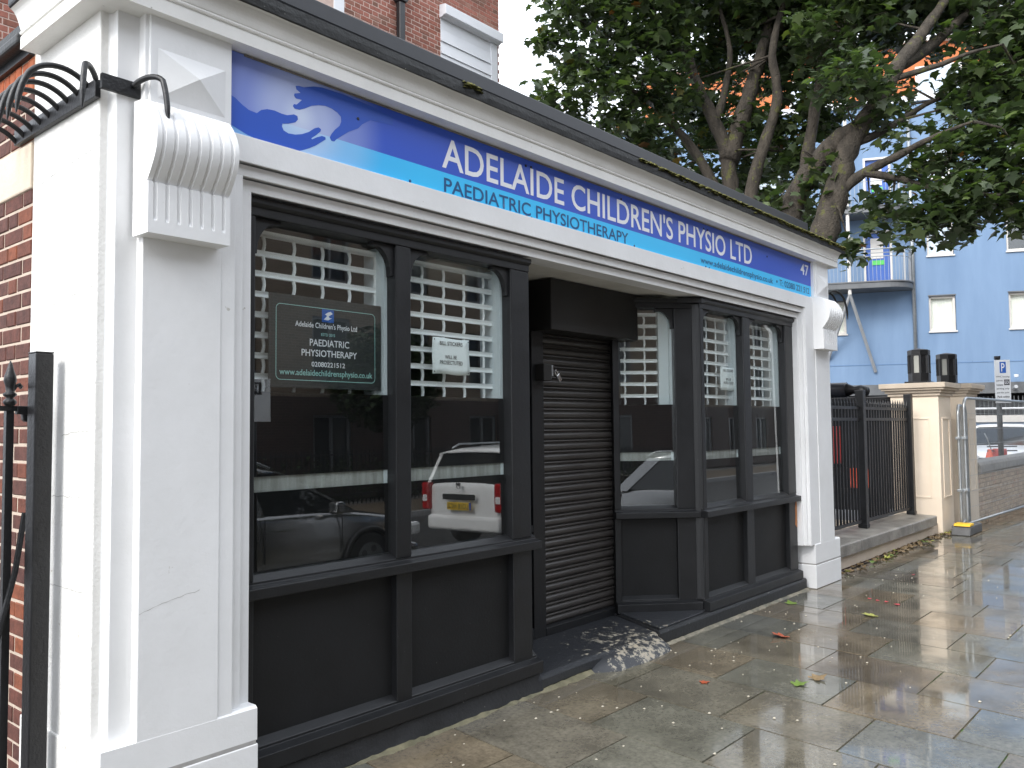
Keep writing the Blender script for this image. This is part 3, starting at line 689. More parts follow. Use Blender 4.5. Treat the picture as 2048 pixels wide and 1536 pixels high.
UP = [(0.715,3.176),(0.731,3.181),(0.761,3.183),(0.811,3.202),(0.861,3.213),(0.985,3.217),(1.154,3.209),(1.30,3.19),(1.30,3.15),(1.154,3.136),(1.102,3.101),(1.077,3.074),(1.018,3.041),(0.977,3.01),(0.945,2.985),(0.933,2.972),(0.917,2.971),(0.907,2.985),(0.917,3.004),(0.937,3.03),(0.965,3.057),(0.975,3.08),(0.973,3.103),(0.953,3.117),(0.92,3.128),(0.881,3.13),(0.842,3.122),(0.803,3.108),(0.765,3.084),(0.736,3.07),(0.71,3.068),(0.701,3.078),(0.706,3.088),(0.721,3.09),(0.75,3.12),(0.717,3.118),(0.707,3.128),(0.709,3.138),(0.743,3.151),(0.72,3.161)]
for pts in (LOW, UP):
    obj('hand_print', MB().prism(pts, .0288, .0299, 'y'), M['hands'], sg)
rsn = random.Random(2)
for x, z in ((1.417,2.886),(1.076,3.121),(2.36,3.186),(2.41,3.188),(2.36,2.876),(2.41,2.874),(3.56,2.884),(4.60,3.19),(4.66,3.188),(4.62,2.882),(4.68,2.880),(5.80,3.14),(6.83,2.885),(3.40,3.19)):
    o = obj('screw', MB().lathe([(.0085,-.002),(.0085,.001),(.005,.003)], (0,0,0), 8), M['text_navy'] if z < 2.99 else M['pipe'], sg)
    o.matrix_basis = Matrix.Translation((x, .0285, z)) @ Matrix.Rotation(R(90), 4, 'X')
obj('trim_strip', MB().box(.45, 6.86, .024, .0295, 3.226, 3.233), M['coping'], sg)

# --- roller shutter over the door
sh = thing('roller_shutter', (3.82, .72, .09), 'closed dark brown slatted roller shutter over the shop door', 'shutter')
obj('shutter_box', MB().box(3.19, 4.335, .50, .80, 2.298, 2.668), M['box'], sg and sh, bevel=.006)
for x0_, x1_ in ((3.165,3.302),(4.235,4.335)):
    obj('guide_rail', MB().box(x0_, x1_, .665, .76, .092, 2.30), M['black'], sh, bevel=.004)
z = .155
prof0 = [(0,0),(-.009,.002),(-.017,.009),(-.022,.021),(-.022,.032),(-.017,.044),(-.008,.051),(.001,.053),(.001,.059),(-.011,.061),(-.016,.065),(-.016,.071),(-.011,.0755),(0,.077),(0,.0795)]
while z < 2.30:
    mb = MB(); rows = [[(3.298, .718+y, z+zz), (4.24, .718+y, z+zz)] for y, zz in prof0]
    o_ = obj('slat', mb.grid(rows), M['shutter'], sh, smooth=True); o_.data.set_sharp_from_angle(angle=R(50))
    z += .0795
obj('bottom_bar', MB().prism([(.66,.094),(.66,.150),(.69,.158),(.74,.158),(.74,.094)], 3.298, 4.24, 'x'), M['black'], sh, bevel=.004)
lb = thing('lock_box', (3.30, .62, 1.94), 'small black lock box with padlock beside the shutter', 'lock')
obj('case', MB().box(3.205, 3.300, .585, .664, 1.935, 2.058), M['box'], lb, bevel=.005)
obj('hasp', MB().box(3.2995, 3.318, .585, .62, 1.97, 2.05), M['steel'], lb, bevel=.003)
pk = obj('padlock', MB().box(-.02, .02, -.009, .009, -.06, 0), M['chrome'], lb, bevel=.005)
pk.matrix_basis = Matrix.Translation((3.362, .585, 1.985)) @ Matrix.Rotation(R(-38), 4, 'Y')
sk = obj('shackle', MB().tube([(-.012,0,0),(-.012,0,.025),(-.006,0,.036),(.006,0,.036),(.012,0,.025),(.012,0,0)], .0042, 8), M['chrome'], pk)
# --- curved anti-climb spikes
def spikes(loc, label, base, items):
    t = thing('wall_spikes', loc, label, 'spikes', 'anti-climb spikes on the shop corners')
    for a in base: obj('mounting_bar', a, M['iron'], t, bevel=.003)
    prof_ = [(0,0),(.035,.035),(.08,.058),(.13,.060),(.175,.040),(.21,.0),(.232,-.05),(.245,-.105),(.250,-.150),(.252,-.172)]
    for p, d, s in items:
        d = Vector(d).normalized(); p = Vector(p)
        sh_, sv_, rise = s if hasattr(s, '__len__') else (s, s, .8); n_ = len(prof_); fine = []
        for i in range(n_-1):
            q0, q1, q2, q3 = [Vector(prof_[min(max(i+k, 0), n_-1)]) for k in (-1, 0, 1, 2)]
            for u in (0, .34, .67): fine.append(.5*((2*q1)+(q2-q0)*u+(2*q0-5*q1+4*q2-q3)*u*u+(3*q1-q0-3*q2+q3)*u**3))
        fine.append(Vector(prof_[-1])); k_ = len(fine)
        pts = [p+d*q.x*sh_+Vector((0,0,q.y*sv_*(rise if q.y > 0 else 1))) for q in fine]
        obj('spike', MB().tube(pts, [.011 if i < k_-6 else max(.001, .011*(k_-1-i)/6) for i in range(k_)], 10), M['iron'], t, smooth=True)
items = [((-.146, .16+.094*k, 2.945-.006*k), (-1, .10-.02*k, 0), .98) for k in range(9)]
items += [((-.150, .085, 2.955), (-.80, -1, 0), (.62, 1.05, .25)), ((-.03, .030, 2.945), (.36, -1, 0), (.70, 1.1, .35))]
spikes((-.13, .4, 2.9), 'row of curved black spikes on the left corner pier', [MB().box(-.152,-.1295,.085,.93,2.885,2.955), MB().box(-.150,.006,.030,.0495,2.905,2.965)], items)
items = [((7.212, .03+.075*k, 2.93), (1, -.36+.07*k, 0), 1.35) for k in range(4)]
spikes((7.21, .2, 2.9), 'curved black spikes beside the right pilaster', [MB().box(7.2055,7.225,.01,.60,2.885,2.945)], items)

# ================================================================== BRICKWORK
def brick_mesh(name, sx, sy, sz, matl, c=.004):
    """brick box with slightly eased face edges, centred; face towards -y"""
    hx, hy, hz = sx/2, sy/2, sz/2
    v = [(-hx,-hy+c,-hz),(hx,-hy+c,-hz),(hx,-hy+c,hz),(-hx,-hy+c,hz),(-hx+c,-hy,-hz+c),(hx-c,-hy,-hz+c),(hx-c,-hy,hz-c),(-hx+c,-hy,hz-c),(-hx,hy,-hz),(hx,hy,-hz),(hx,hy,hz),(-hx,hy,hz)]
    f = [(4,5,6,7),(0,1,5,4),(1,2,6,5),(2,3,7,6),(3,0,4,7),(0,8,9,1),(1,9,10,2),(2,10,11,3),(3,11,8,0)]
    me = MB().add(v, f).mesh(name); me.materials.append(matl); return me
def joined(bricks, matl, name, parent):
    """bricks: list of (Matrix, sx, sy, sz)"""
    mb = MB()
    for Mx, sx, sy, sz in bricks: mb.box(-sx/2, sx/2, -sy/2, sy/2, -sz/2, sz/2, Mx)
    return tag(obj(name, mb, matl, parent), kind='stuff')
def courses(u0, u1, z0, z1, bond, rb, ch=.075, bl=.215, hd=.1025, j=.010):
    """yield (uc, zc, length) of bricks over a rectangle"""
    nz_ = int((z1-z0)/ch+.5)
    for r_ in range(nz_):
        zc = z0+ch*(r_+.5)
        if bond == 'flemish': seq = [bl, hd]; k = r_ % 2; u = u0-(0 if r_ % 2 else .056)
        else: seq = [bl, bl]; k = 0; u = u0-(0 if r_ % 2 else .112)
        while u < u1-.02:
            L = seq[k % 2]; k += 1
            a, b = max(u, u0), min(u+L, u1)
            if b-a > .03: yield ((a+b)/2, zc, b-a)
            u += L+j

house = thing('brick_house', (4, 5, 0), 'red brick house behind and beside the white shop', 'house')
cache = {}
rb = random.Random(21)
def lay(parent, bricks, matl, nearest, limit, name='brick'):
    """bricks: list of (Matrix, L, depth, h, prominent); the prominent ones become single objects"""
    pro = [b for b in bricks if b[4]]; rest = [b for b in bricks if not b[4]]
    if len(pro) > limit: rest += pro[limit:]; pro = pro[:limit]
    for Mx, L, d, h, _ in pro:
        k = (round(L, 2), d, h, matl.name)
        if k not in cache: cache[k] = brick_mesh(name, round(L, 2) if abs(L-round(L,2)) < .003 else L, d, h, matl)
        o = link(name, cache[k], None, parent); o.matrix_basis = Mx @ Matrix.Translation((rb.uniform(-.001,.001), rb.uniform(-.003,.002), rb.uniform(-.001,.001)))
    if rest: joined([(a, L, d, h) for a, L, d, h, _ in rest], matl, 'brickwork', parent)
# side wall, plane x=-.129, facing -x : local x -> world -y? rotate so that brick face (-y) looks to -x
def Mside(yc, zc): return Matrix.Translation((-.129+.05, yc, zc)) @ Matrix.Rotation(R(-90), 4, 'Z')
obj('side_wall', MB().box(-.1255, .12, .765, 6.3, -.1, 3.30), M['mortar'], house)
br = []
for z0, z1 in ((-.03, 2.655), (2.880, 3.105)):
    for uc, zc, L in courses(.765, 6.3, z0, z1, 'flemish', rb):
        br.append((Mside(uc, zc), L, .10, .064, uc < 1.5))
lay(house, br, M['brick'], None, 290)
so = []
y = .775
while y < 6.2:
    so.append((Mside(y+.033, 3.185), .066, .10, .150, y < 1.6)); y += .0745
lay(house, so, M['brick_orange'], None, 300)
obj('stone_band', MB().box(-.137, -.03, .768, 6.3, 2.665, 2.872), M['stone'], house, bevel=.008)
obj('eaves_board', MB().box(-.150, .1, .775, 6.3, 3.262, 3.298), M['pipe'], house)
obj('side_gutter', MB().box(-.200, -.135, .775, 6.35, 3.2985, 3.345), M['gutter'], house, bevel=.012)
obj('side_roof', MB().box(-.118, .11, .775, 6.35, 3.302, 3.366), M['roofedge'], house)
# upper storeys, plane y=6.4
YU = 6.40
obj('upper_wall', MB().box(.9, 9.30, YU+.0035, YU+.6, 3.3, 12.0), M['mortar_up'], house)
def Mup(xc, zc): return Matrix.Translation((xc, YU+.05, zc))
ub = []
for uc, zc, L in courses(.9, 9.315, 3.3, 12.0, 'flemish', rb):
    if 4.85 < uc < 5.93 and 6.6 < zc < 8.6:      # window
        continue
    if 7.88 < uc < 9.28 and 6.2 < zc < 8.26: continue
    vis = (5.9 < uc < 7.95 and 7.25 < zc < 8.75) or (7.8 < uc < 9.4 and 8.3 < zc < 8.95) or (uc < 1.75 and 5.3 < zc < 6.3)
    ub.append((Mup(uc, zc), L, .10, .064, vis))
lay(house, ub, M['brick_upper'], None, 298)
wn = obj('window', MB().box(4.86, 4.98, YU-.005, YU+.1, 6.65, 8.6).box(5.75, 5.935, YU-.005, YU+.1, 6.65, 8.6).box(4.98, 5.75, YU-.005, YU+.1, 6.65, 6.8).box(4.98,5.75,YU-.005,YU+.1,8.48,8.6), M['whiteboard'], house, bevel=.006)
obj('pane', MB().box(4.98, 5.75, YU+.03, YU+.035, 6.8, 8.48), M['palepane'], wn)
obj('glazing_bar', MB().box(5.36, 5.39, YU+.01, YU+.04, 6.8, 8.48), M['whiteboard'], wn)
dp = obj('downpipe', MB().box(6.90, 7.01, YU-.13, YU-.03, 3.5, 8.16), M['pipe'], house, bevel=.02)
obj('hopper', MB().prism([(6.87,8.34),(7.04,8.34),(7.06,8.22),(7.02,8.15),(6.89,8.15),(6.85,8.22)], YU-.16, YU-.01, 'y'), M['pipe'], house, bevel=.008)
obj('downpipe_upper', MB().box(6.905, 7.005, YU-.13, YU-.03, 8.345, 12.0), M['pipe'], house, bevel=.02)
bp_ = obj('boarded_panel', MB().box(7.875, 9.26, YU+.02, YU+.05, 6.2, 8.30), M['whiteboard'], house)
for k in range(10):
    z0 = 8.10-.205*k
    obj('board', MB().prism([(YU-.028,z0-.203),(YU-.022,z0-.203),(YU+.02,z0-.20),(YU+.02,z0+.01),(YU-.004,z0)], 7.88, 9.08, 'x'), M['whiteboard'], bp_)
obj('board', MB().box(7.88, 9.08, YU-.004, YU+.02, 8.1005, 8.28), M['whiteboard'], bp_)
obj('corner_board', MB().box(9.082, 9.24, YU-.03, YU+.05, 6.2, 8.279), M['whiteboard'], bp_, bevel=.004)
obj('panel_cornice', MB().prism([(YU-.15,8.30),(YU-.15,8.46),(YU-.12,8.475),(YU+.05,8.50),(YU+.05,8.281),(YU-.06,8.281),(YU-.09,8.30)], 7.86, 9.27, 'x'), M['whiteboard'], house, bevel=.006)

# ---------------------------------------------------------------- gate at the left
gp = thing('gate_post', (-.205, .41, 0), 'black square steel gate post beside the white pier', 'post')
obj('shaft', MB().box(-.240, -.172, .375, .455, 0, 1.912), M['iron'], gp, bevel=.005)
obj('cap', MB().box(-.2405, -.1715, .3745, .4555, 1.9125, 1.918), M['iron'], gp, bevel=.002)
gt = thing('iron_gate', (-.7, .5, 0), 'black iron gate with spear finials at the left edge', 'gate')
YGt = .50
def finial(x):
    return MB().lathe([(.010,0),(.020,.01),(.026,.02),(.020,.03),(.012,.036),(.024,.046),(.026,.052),(.014,.062),(.018,.085),(.024,.105),(.021,.125),(.013,.148),(.008,.17),(.001,.185)], (x, YGt, 1.70), 12)
for k in range(9):
    x = -.288-.115*k
    obj('bar', MB().box(x-.014, x+.014, YGt-.008, YGt+.020, .08, 1.70), M['iron'], gt)
    f_ = obj('finial', finial(x), M['iron'], gt, smooth=True)
    obj('scroll', MB().tube([(x+.010,YGt,1.765),(x+.022,YGt,1.785),(x+.034,YGt,1.792),(x+.040,YGt,1.784),(x+.034,YGt,1.778)], [.007,.007,.007,.008,.009], 8), M['iron'], f_)
obj('rail', MB().box(-1.25, -.262, YGt-.012, YGt+.012, 1.685, 1.705), M['iron'], gt)
obj('rail', MB().box(-1.25, -.262, YGt-.012, YGt+.012, .10, .13), M['iron'], gt)
obj('hinge', MB().box(-.265, -.205, YGt-.016, YGt+.016, 1.672, 1.705).prism([(-.245,1.672),(-.215,1.672),(-.218,1.65),(-.23,1.64),(-.242,1.65)], YGt-.014, YGt+.014, 'y'), M['iron'], gt, bevel=.003)
obj('brace', MB().tube([(-.225,YGt,1.28),(-.26,YGt-.01,1.05),(-.36,YGt-.01,.62)], .012, 8), M['iron'], gt)

# ================================================================== BOUNDARY TO THE RIGHT
bw = thing('boundary_wall', (9.5, .35, 0), 'low cream rendered wall with grey coping under the black railings', 'wall')
obj('wall_face', MB().box(7.36, 11.7, .16, .50, .02, .165), M['wallbase'], bw, bevel=.004)
obj('wall_foot', MB().box(7.36, 11.7, .175, .49, 0, .0195), M['brick'], bw)
xs_ = [7.36, 8.30, 9.28, 10.25, 11.42]
for a, b in zip(xs_[:-1], xs_[1:]):
    obj('coping_stone', MB().prism([(.10,.168),(.10,.288),(.115,.300),(.56,.318),(.56,.168)], a+.003, b-.003, 'x'), M['coping'], bw, bevel=.006)
rl = thing('railing', (9.4, .42, .3), 'black spear-topped steel railings on the low cream wall', 'railing')
YR = .40
for x in (7.46, 9.30, 11.30):
    obj('post', MB().box(x-.05, x+.05, YR-.05, YR+.05, .31, 2.02), M['iron'], rl, bevel=.004)
    obj('foot_plate', MB().box(x-.055, x+.055, YR-.055, YR+.055, .3195, .36), M['iron'], rl, bevel=.002)
for zr in (.40, 1.66, 1.80):
    obj('rail', MB().box(7.46, 11.30, YR-.012, YR+.012, zr-.018, zr+.018), M['iron'], rl)
barm = MB().box(-.011,.011,-.011,.011,.40,1.86).add([(-.016,-.012,1.855),(.016,-.012,1.855),(.016,.012,1.855),(-.016,.012,1.855),(0,0,1.93)], [(0,1,4),(1,2,4),(2,3,4),(3,0,4),(3,2,1,0)]).mesh('bar'); barm.materials.append(M['iron'])
x = 7.56
while x < 11.24:
    if all(abs(x-p) > .06 for p in (7.46, 9.30, 11.30)):
        link('bar', barm, None, rl, (x, YR, 0))
    x += .105
# gate piers
def gate_pier(x0, x1, y0, y1, label, zt=2.0):
    p = thing('gate_pier', ((x0+x1)/2, (y0+y1)/2, 0), label, 'pier', 'cream gate piers with lamps')
    obj('shaft', MB().box(x0, x1, y0, y1, 0, zt+.005), M['cream'], p, bevel=.008)
    mo = .012; iw = .022
    def frame(ax, face, a, b, s):
        za, zb = .52, 1.68
        for q in ((a,b,zb-iw,zb),(a,b,za,za+iw),(a,a+iw,za+iw,zb-iw),(b-iw,b,za+iw,zb-iw)):
            if ax == 'x': mb = MB().box(min(face,face+s*mo), max(face,face+s*mo), q[0], q[1], q[2], q[3])
            else: mb = MB().box(q[0], q[1], min(face,face+s*mo), max(face,face+s*mo), q[2], q[3])
            obj('panel_moulding', mb, M['cream'], p, bevel=.003)
    frame('x', x0, y0+.13, y1-.13, -1); frame('y', y0, x0+.13, x1-.13, -1)
    for o_, za, zb in ((.03,zt,zt+.045),(.06,zt+.0455,zt+.085),(.10,zt+.0855,zt+.115),(.125,zt+.1155,zt+.19)):
        obj('cap', MB().box(x0-o_, x1+o_, y0-o_, y1+o_, za, zb), M['cream_cap'], p, bevel=.008)
    return p
gate_pier(11.70, 12.36, .10, .76, 'nearer cream gate pier at the end of the black railings')
gate_pier(13.28, 13.94, .10, .76, 'farther cream gate pier behind the mesh fence panels', 2.03)
def pier_lamp(cx, cy, z, label):
    l = thing('pier_lamp', (cx, cy, z), label, 'lamp', 'black box lamps on the gate piers')
    obj('base_plate', MB().box(cx-.20, cx+.20, cy-.16, cy+.16, z, z+.035), M['iron'], l, bevel=.004)
    ph = R(22.5)
    obj('housing', MB().lathe([(.155,.0355),(.155,.16),(.145,.165)], (cx,cy,z), 8, True, ph), M['iron'], l)
    for k in range(8):
        a = 2*math.pi*k/8+ph
        px, py = cx+.140*math.cos(a), cy+.140*math.sin(a)
        obj('frame_bar', MB().box(px-.016, px+.016, py-.016, py+.016, z+.16, z+.43), M['iron'], l)
    for k in range(8):
        a0 = 2*math.pi*k/8+ph; a1 = a0+math.pi/4; r_ = .138
        v = [(cx+r_*math.cos(a), cy+r_*math.sin(a), zz) for a in (a0,a1) for zz in (z+.16, z+.43)]
        obj('lamp_glass' if k % 2 else 'blank_panel', MB().add(v, [(0,1,3,2)]), M['lampglass'] if k % 2 else M['iron'], l)
    obj('lid', MB().lathe([(.158,.43),(.158,.50),(.150,.51),(.02,.535)], (cx,cy,z), 8, True, ph), M['iron'], l)
pier_lamp(12.03, .43, 2.19, 'black box lamp on the nearer cream gate pier')
pier_lamp(13.61, .43, 2.22, 'black box lamp on the farther cream gate pier')
# low brick wall beyond the gateway
lw = thing('low_brick_wall', (17, .3, 0), 'low buff brick wall with stone coping beyond the gate piers', 'wall')
obj('core', MB().box(13.95, 34, .112, .40, 0, .775), M['mortar_dk'], lw)
lbk = []
for uc, zc, L in courses(13.95, 34, .0, .775, 'flemish', rb):
    lbk.append((Matrix.Translation((uc, .105+.05, zc)), L, .10, .063, uc < 17.6))
lay(lw, lbk, M['brick_stock'], None, 290)
for k in range(20):
    obj('coping_stone', MB().prism([(.06,.78),(.06,.90),(.10,.955),(.40,.955),(.45,.90),(.45,.78)], 13.95+1.0*k+.003, 14.95+1.0*k-.003, 'x'), M['coping'], lw, bevel=.01)
# steel mesh fence panels parked in front of the second pier
def mesh_panel(p0, p1, label, ztop=1.97, zlow=.13):
    t = thing('mesh_fence_panel', (p0[0], p0[1], 0), label, 'fence panel', 'steel mesh fence panels')
    a, b = Vector((p0[0],p0[1],0)), Vector((p1[0],p1[1],0)); d = (b-a).normalized(); L = (b-a).length
    def q(u, z): return a+d*u+Vector((0,0,z))
    rr = .16; pts = [q(0, .06)]+[q(0, zlow+.1), q(0, ztop-rr)]
    for k in range(1, 6):
        an = math.pi/2*k/5; pts.append(q(rr-rr*math.cos(an), ztop-rr+rr*math.sin(an)))
    pts += [q(L/2, ztop)]
    for k in range(0, 6):
        an = math.pi/2*k/5; pts.append(q(L-rr+rr*math.sin(an), ztop-rr+rr*math.cos(an)))
    pts += [q(L, .06)]
    obj('frame', MB().tube(pts, .021, 8), M['steel'], t, smooth=True)
    obj('frame', MB().tube([q(0,zlow), q(L,zlow)], .019, 8), M['steel'], t, smooth=True)
    w_ = MB(); u = .04
    while u < L: w_.box(-.0015,.0015,-.0015,.0015,zlow,ztop, Matrix.Translation(a+d*u)); u += .045
    obj('vertical_wire', w_, M['steel'], t)
    w2 = MB()
    for k in range(1, 8): w2.tube([q(0, zlow+(ztop-zlow)*k/8), q(L, zlow+(ztop-zlow)*k/8)], .0022, 4, False)
    obj('horizontal_wire', w2, M['steel'], t)
    for zc in (.62, 1.38): obj('clamp', MB().box(-.07,.05,-.03,.03,zc-.02,zc+.02, Matrix.Translation(a)), M['steel'], t, bevel=.004)
mesh_panel((12.20,-.115), (16.9,-.30), 'nearest galvanised mesh fence panel stretching right past the pier')
mesh_panel((12.085,-.06), (13.2,.085), 'galvanised mesh fence panel tucked behind the nearest one', 1.86)
fb = thing('fence_foot', (12.1, -.10, 0), 'grey rubber fence foot with a yellow end cap on the pavement', 'fence foot')
obj('block', MB().prism([(11.75,0),(12.50,0),(12.47,.13),(11.80,.13)], -.24, .01, 'y'), M['greyplastic'], fb, bevel=.015)
obj('end_cap', MB().prism([(11.775,.1305),(12.02,.1305),(12.00,.165),(11.80,.165)], -.235, -.02, 'y'), M['yellow'], fb, bevel=.008)
# parking sign
ps = thing('parking_sign', (19.05, .72, 0), 'white parking sign with a blue P on a dark pole', 'sign')
obj('pole', MB().tube([(19.05,.72,-.1),(19.0,.72,3.0)], .055, 12), M['iron'], ps, smooth=True)
obj('pole_cap', MB().tube([(19.0,.72,2.98),(19.0,.72,3.03)], .062, 12), M['iron'], ps)
Mps = Matrix.Translation((18.92,.64,0)) @ Matrix.Rotation(R(-64), 4, 'Z')
obj('plate', MB().box(-.13,.17,-.012,.0,2.02,2.94,Mps), M['signwhite'], ps, bevel=.002)
obj('blue_square', MB().box(-.03,.09,-.0145,-.0125,2.66,2.90,Mps), M['signblue'], ps)
fp = Mps @ Matrix.Translation((0,-.016,0))
text('lettering','P',(0.0,.065,2.69,2.87),fp,M['text_white'],ps)
for k, (b_, w0, w1) in enumerate((("HWC housing",-.10,.15),("permit",-.10,.02),("holders",-.10,.02),("parking only",-.10,.14),("past this point",-.10,.14),("Park within",-.09,.14),("marked bays",-.09,.14))):
    zz = 2.60-.085*k; text('lettering', b_, (w0,w1,zz-.045,zz), fp, M['text_black'], ps)
obj('black_panel', MB().box(.045,.15,-.0145,-.0125,2.40,2.52,Mps), M['text_black'], ps)
text('lettering','GCH',(.055,.14,2.425,2.495),fp,M['text_white'],ps)

# ================================================================== BLUE APARTMENT BUILDING
Q0 = Vector((30.048, 4.429, 0)); eb = Vector((.413,-.911,0)).normalized(); nb_ = Vector((-.911,-.413,0)).normalized()
MBl = Matrix((( eb.x, -nb_.x, 0, Q0.x),(eb.y, -nb_.y, 0, Q0.y),(0,0,1,0),(0,0,0,1)))   # local x along the facade, y into the building
bl = thing('blue_building', (30, 4.4, 0), 'bright blue rendered apartment building with curved steel balconies', 'building')
def LB(*a): return MB().box(*a, MBl)
wins = []
for r_, zb in enumerate((4.78, 7.42, 10.10)):
    for s in (-.42, 2.04, 4.6, 7.2, 9.8): wins.append((s, s+.84, zb, zb+1.22, r_))
wins += [(-4.05,-3.10,4.80,5.95,0), (-6.0,-5.1,4.8,6.0,0), (-6.0,-5.1,7.45,8.65,1), (-6.0,-5.1,10.1,11.3,2), (-9.0,-8.0,4.8,6,0), (-9.0,-8.0,7.45,8.65,1), (-9.0,-8.0,10.1,11.3,2)]
doors = [(-2.47,-1.53,6.50,8.42), (-2.40,-1.50,9.12,11.05)]
# facade as a sheet with openings cut by cells
cx_ = sorted(set([-14, 16]+[round(v, 3) for w_ in wins for v in w_[:2]]+[round(v, 3) for d_ in doors for v in d_[:2]]))
cz_ = sorted(set([2.97, 12.95]+[round(v, 3) for w_ in wins for v in w_[2:4]]+[round(v, 3) for d_ in doors for v in d_[2:4]]))
def inside(x, z): return any(a < x < b and c < z < d for a, b, c, d, *_ in wins) or any(a < x < b and c < z < d for a, b, c, d in doors)
fm = MB()
for i in range(len(cx_)-1):
    for k in range(len(cz_)-1):
        xm, zm = (cx_[i]+cx_[i+1])/2, (cz_[k]+cz_[k+1])/2
        if not inside(xm, zm):
            fm.add([MBl @ Vector(p) for p in ((cx_[i],0,cz_[k]),(cx_[i+1],0,cz_[k]),(cx_[i+1],0,cz_[k+1]),(cx_[i],0,cz_[k+1]))], [(0,1,2,3)])
obj('facade', fm, M['blue'], bl)
obj('rear_block', LB(-14, 16, .25, 9, 2.97, 12.9), M['blue'], bl)
obj('end_wall', LB(-14.02, -13.9, .0, 9, 0, 12.9), M['blue'], bl)
obj('render_joint', LB(-14, 16, -.012, .0, 3.66, 3.685), mat('joint_blue', (.12,.21,.36), None, 2, .8), bl)
def window(parent, a, b, c, d, kind):
    wf = obj('window', LB(a, a+.075, .085, .24, c, d).box(b-.075, b, .085, .24, c, d, MBl).box(a+.075, b-.075, .085, .24, d-.075, d, MBl).box(a+.075, b-.075, .085, .24, c, c+.075, MBl), M['lightframe'], parent)
    obj('sill', LB(a-.03, b+.03, -.05, .02, c-.05, c), M['lightframe'], wf)
    obj('head_shadow_strip', LB(a-.02, b+.02, -.012, .02, d, d+.04), M['slab_dark'], wf)  # solid dark strip, colour standing in for the shadow line over the window
    obj('pane', LB(a+.075, b-.075, .16, .165, c+.075, d-.075), M['glass_far'], wf)
    obj('curtain', LB(a+.075, b-.075, .205, .215, c+.075, d-.075), {0:M['curtain'],1:M['darkpane'],2:M['palepane']}[kind], wf)  # real curtain in the lowest row
rw = random.Random(9)
for a, b, c, d, r_ in wins:
    kind = 0 if r_ == 0 else (1 if (a > 1 and r_ == 1) else 2)
    window(bl, a, b, c, d, kind)
for a, b, c, d in doors:
    df = obj('balcony_door', LB(a, a+.07, -.01, .2, c, d).box(b-.07, b, -.01, .2, c, d, MBl).box(a+.07, b-.07, -.01, .2, d-.07, d, MBl), M['lightframe'], bl)
    obj('door_leaf', LB(a+.07, b-.07, .10, .14, c, d-.07), M['bluedoor'], df)
    obj('door_pane', LB(a+.25, b-.28, .085, .10, c+.95, d-.25), M['lightframe'], df)
    obj('exit_sticker', LB(a+.28, b-.26, .080, .085, c+.72, c+.88), mat('green_sticker', (.10,.55,.12), None, 3, .5), df)
    obj('threshold', LB(a, b, -.03, .1, c-.03, c+.02), M['lightframe'], df)
def balcony(s0, s1, zt, label=None):
    dp_ = 1.15
    def arc(r0, n=12):
        # deck with a rounded right-hand corner
        pts = [(s0, 0), (s0, -dp_)]
        rr = .95
        for k in range(n+1):
            an = math.pi/2*k/n; pts.append((s1-rr+rr*math.sin(an)-r0, -dp_+rr-rr*math.cos(an)+r0))
        pts.append((s1-r0, 0)); return pts
    p = arc(0)
    deck = obj('balcony', MB().prism(p, zt-.24, zt-.05, 'z', MBl), M['slab_dark'], bl, bevel=.01)
    obj('deck_edge', MB().prism(arc(-.03), zt-.049, zt, 'z', MBl), M['slab_dark'], deck, bevel=.005)
    path = arc(.05)[1:]
    def along(z): return [MBl @ Vector((x, y, z)) for x, y in path]
    obj('top_rail', MB().tube(along(zt+1.10), .026, 8), M['steel'], deck, smooth=True)
    for zz in (zt+.96, zt+.84): obj('rail', MB().tube(along(zz), .014, 6), M['steel'], deck, smooth=True)
    # balusters evenly along the path
    P = [Vector((x, y, 0)) for x, y in path]; acc = 0; nxt = .06
    bm_ = []
    for a, b in zip(P[:-1], P[1:]):
        L = (b-a).length
        while nxt <= acc+L:
            bm_.append(a+(b-a)*((nxt-acc)/L)); nxt += .125
        acc += L
    for q in bm_:
        obj('baluster', MB().tube([MBl @ (q+Vector((0,0,zt))), MBl @ (q+Vector((0,0,zt+.84)))], .0065, 5, False), M['greysteel'], deck)
    for q in (P[0], P[len(P)//2], P[-2]):
        obj('rail_post', MB().box(-.03,.03,-.03,.03,zt-.22,zt+1.1, MBl @ Matrix.Translation(q)), M['greysteel'], deck)
    return deck
balcony(-6.5, -.95, 6.47); balcony(-6.5, -1.05, 9.08)
st = MB().tube([MBl @ Vector((-3.06,-1.05,6.05)), MBl @ Vector((-3.06,-1.05,12.4))], .06, 8)
obj('balcony_column', st, M['lightframe'], bl)
obj('strut', MB().tube([MBl @ Vector((-3.06,-1.05,6.05)), MBl @ Vector((-2.20,-.05,3.42))], .055, 8), M['greysteel'], bl)
obj('strut', MB().tube([MBl @ Vector((-3.06,-1.05,6.05)), MBl @ Vector((-3.75,-.05,3.9))], .055, 8), M['greysteel'], bl)
obj('downpipe', MB().tube([MBl @ Vector((-.90,-.10,2.9)), MBl @ Vector((-.90,-.10,12.9))], .065, 10), M['steel'], bl, smooth=True)
# orange top storey, white band
obj('top_storey', LB(-10.3, 4.2, .6, 8.5, 13.0, 15.2), M['orange'], bl)
obj('roof_edge', LB(-10.5, 4.4, .35, 8.7, 15.2005, 15.33), M['lightframe'], bl)
obj('parapet', LB(-14, 16, -.10, .30, 12.91, 13.12), M['whiteboard'], bl)
for s in (-.5, 2.2, -4.8, -8.8):
    tw = obj('window', LB(s, s+1.5, .50, .62, 13.25, 14.35), M['lightframe'], bl)
    obj('pane', LB(s+.08, s+1.42, .48, .50, 13.33, 14.27), M['palepane'], tw)
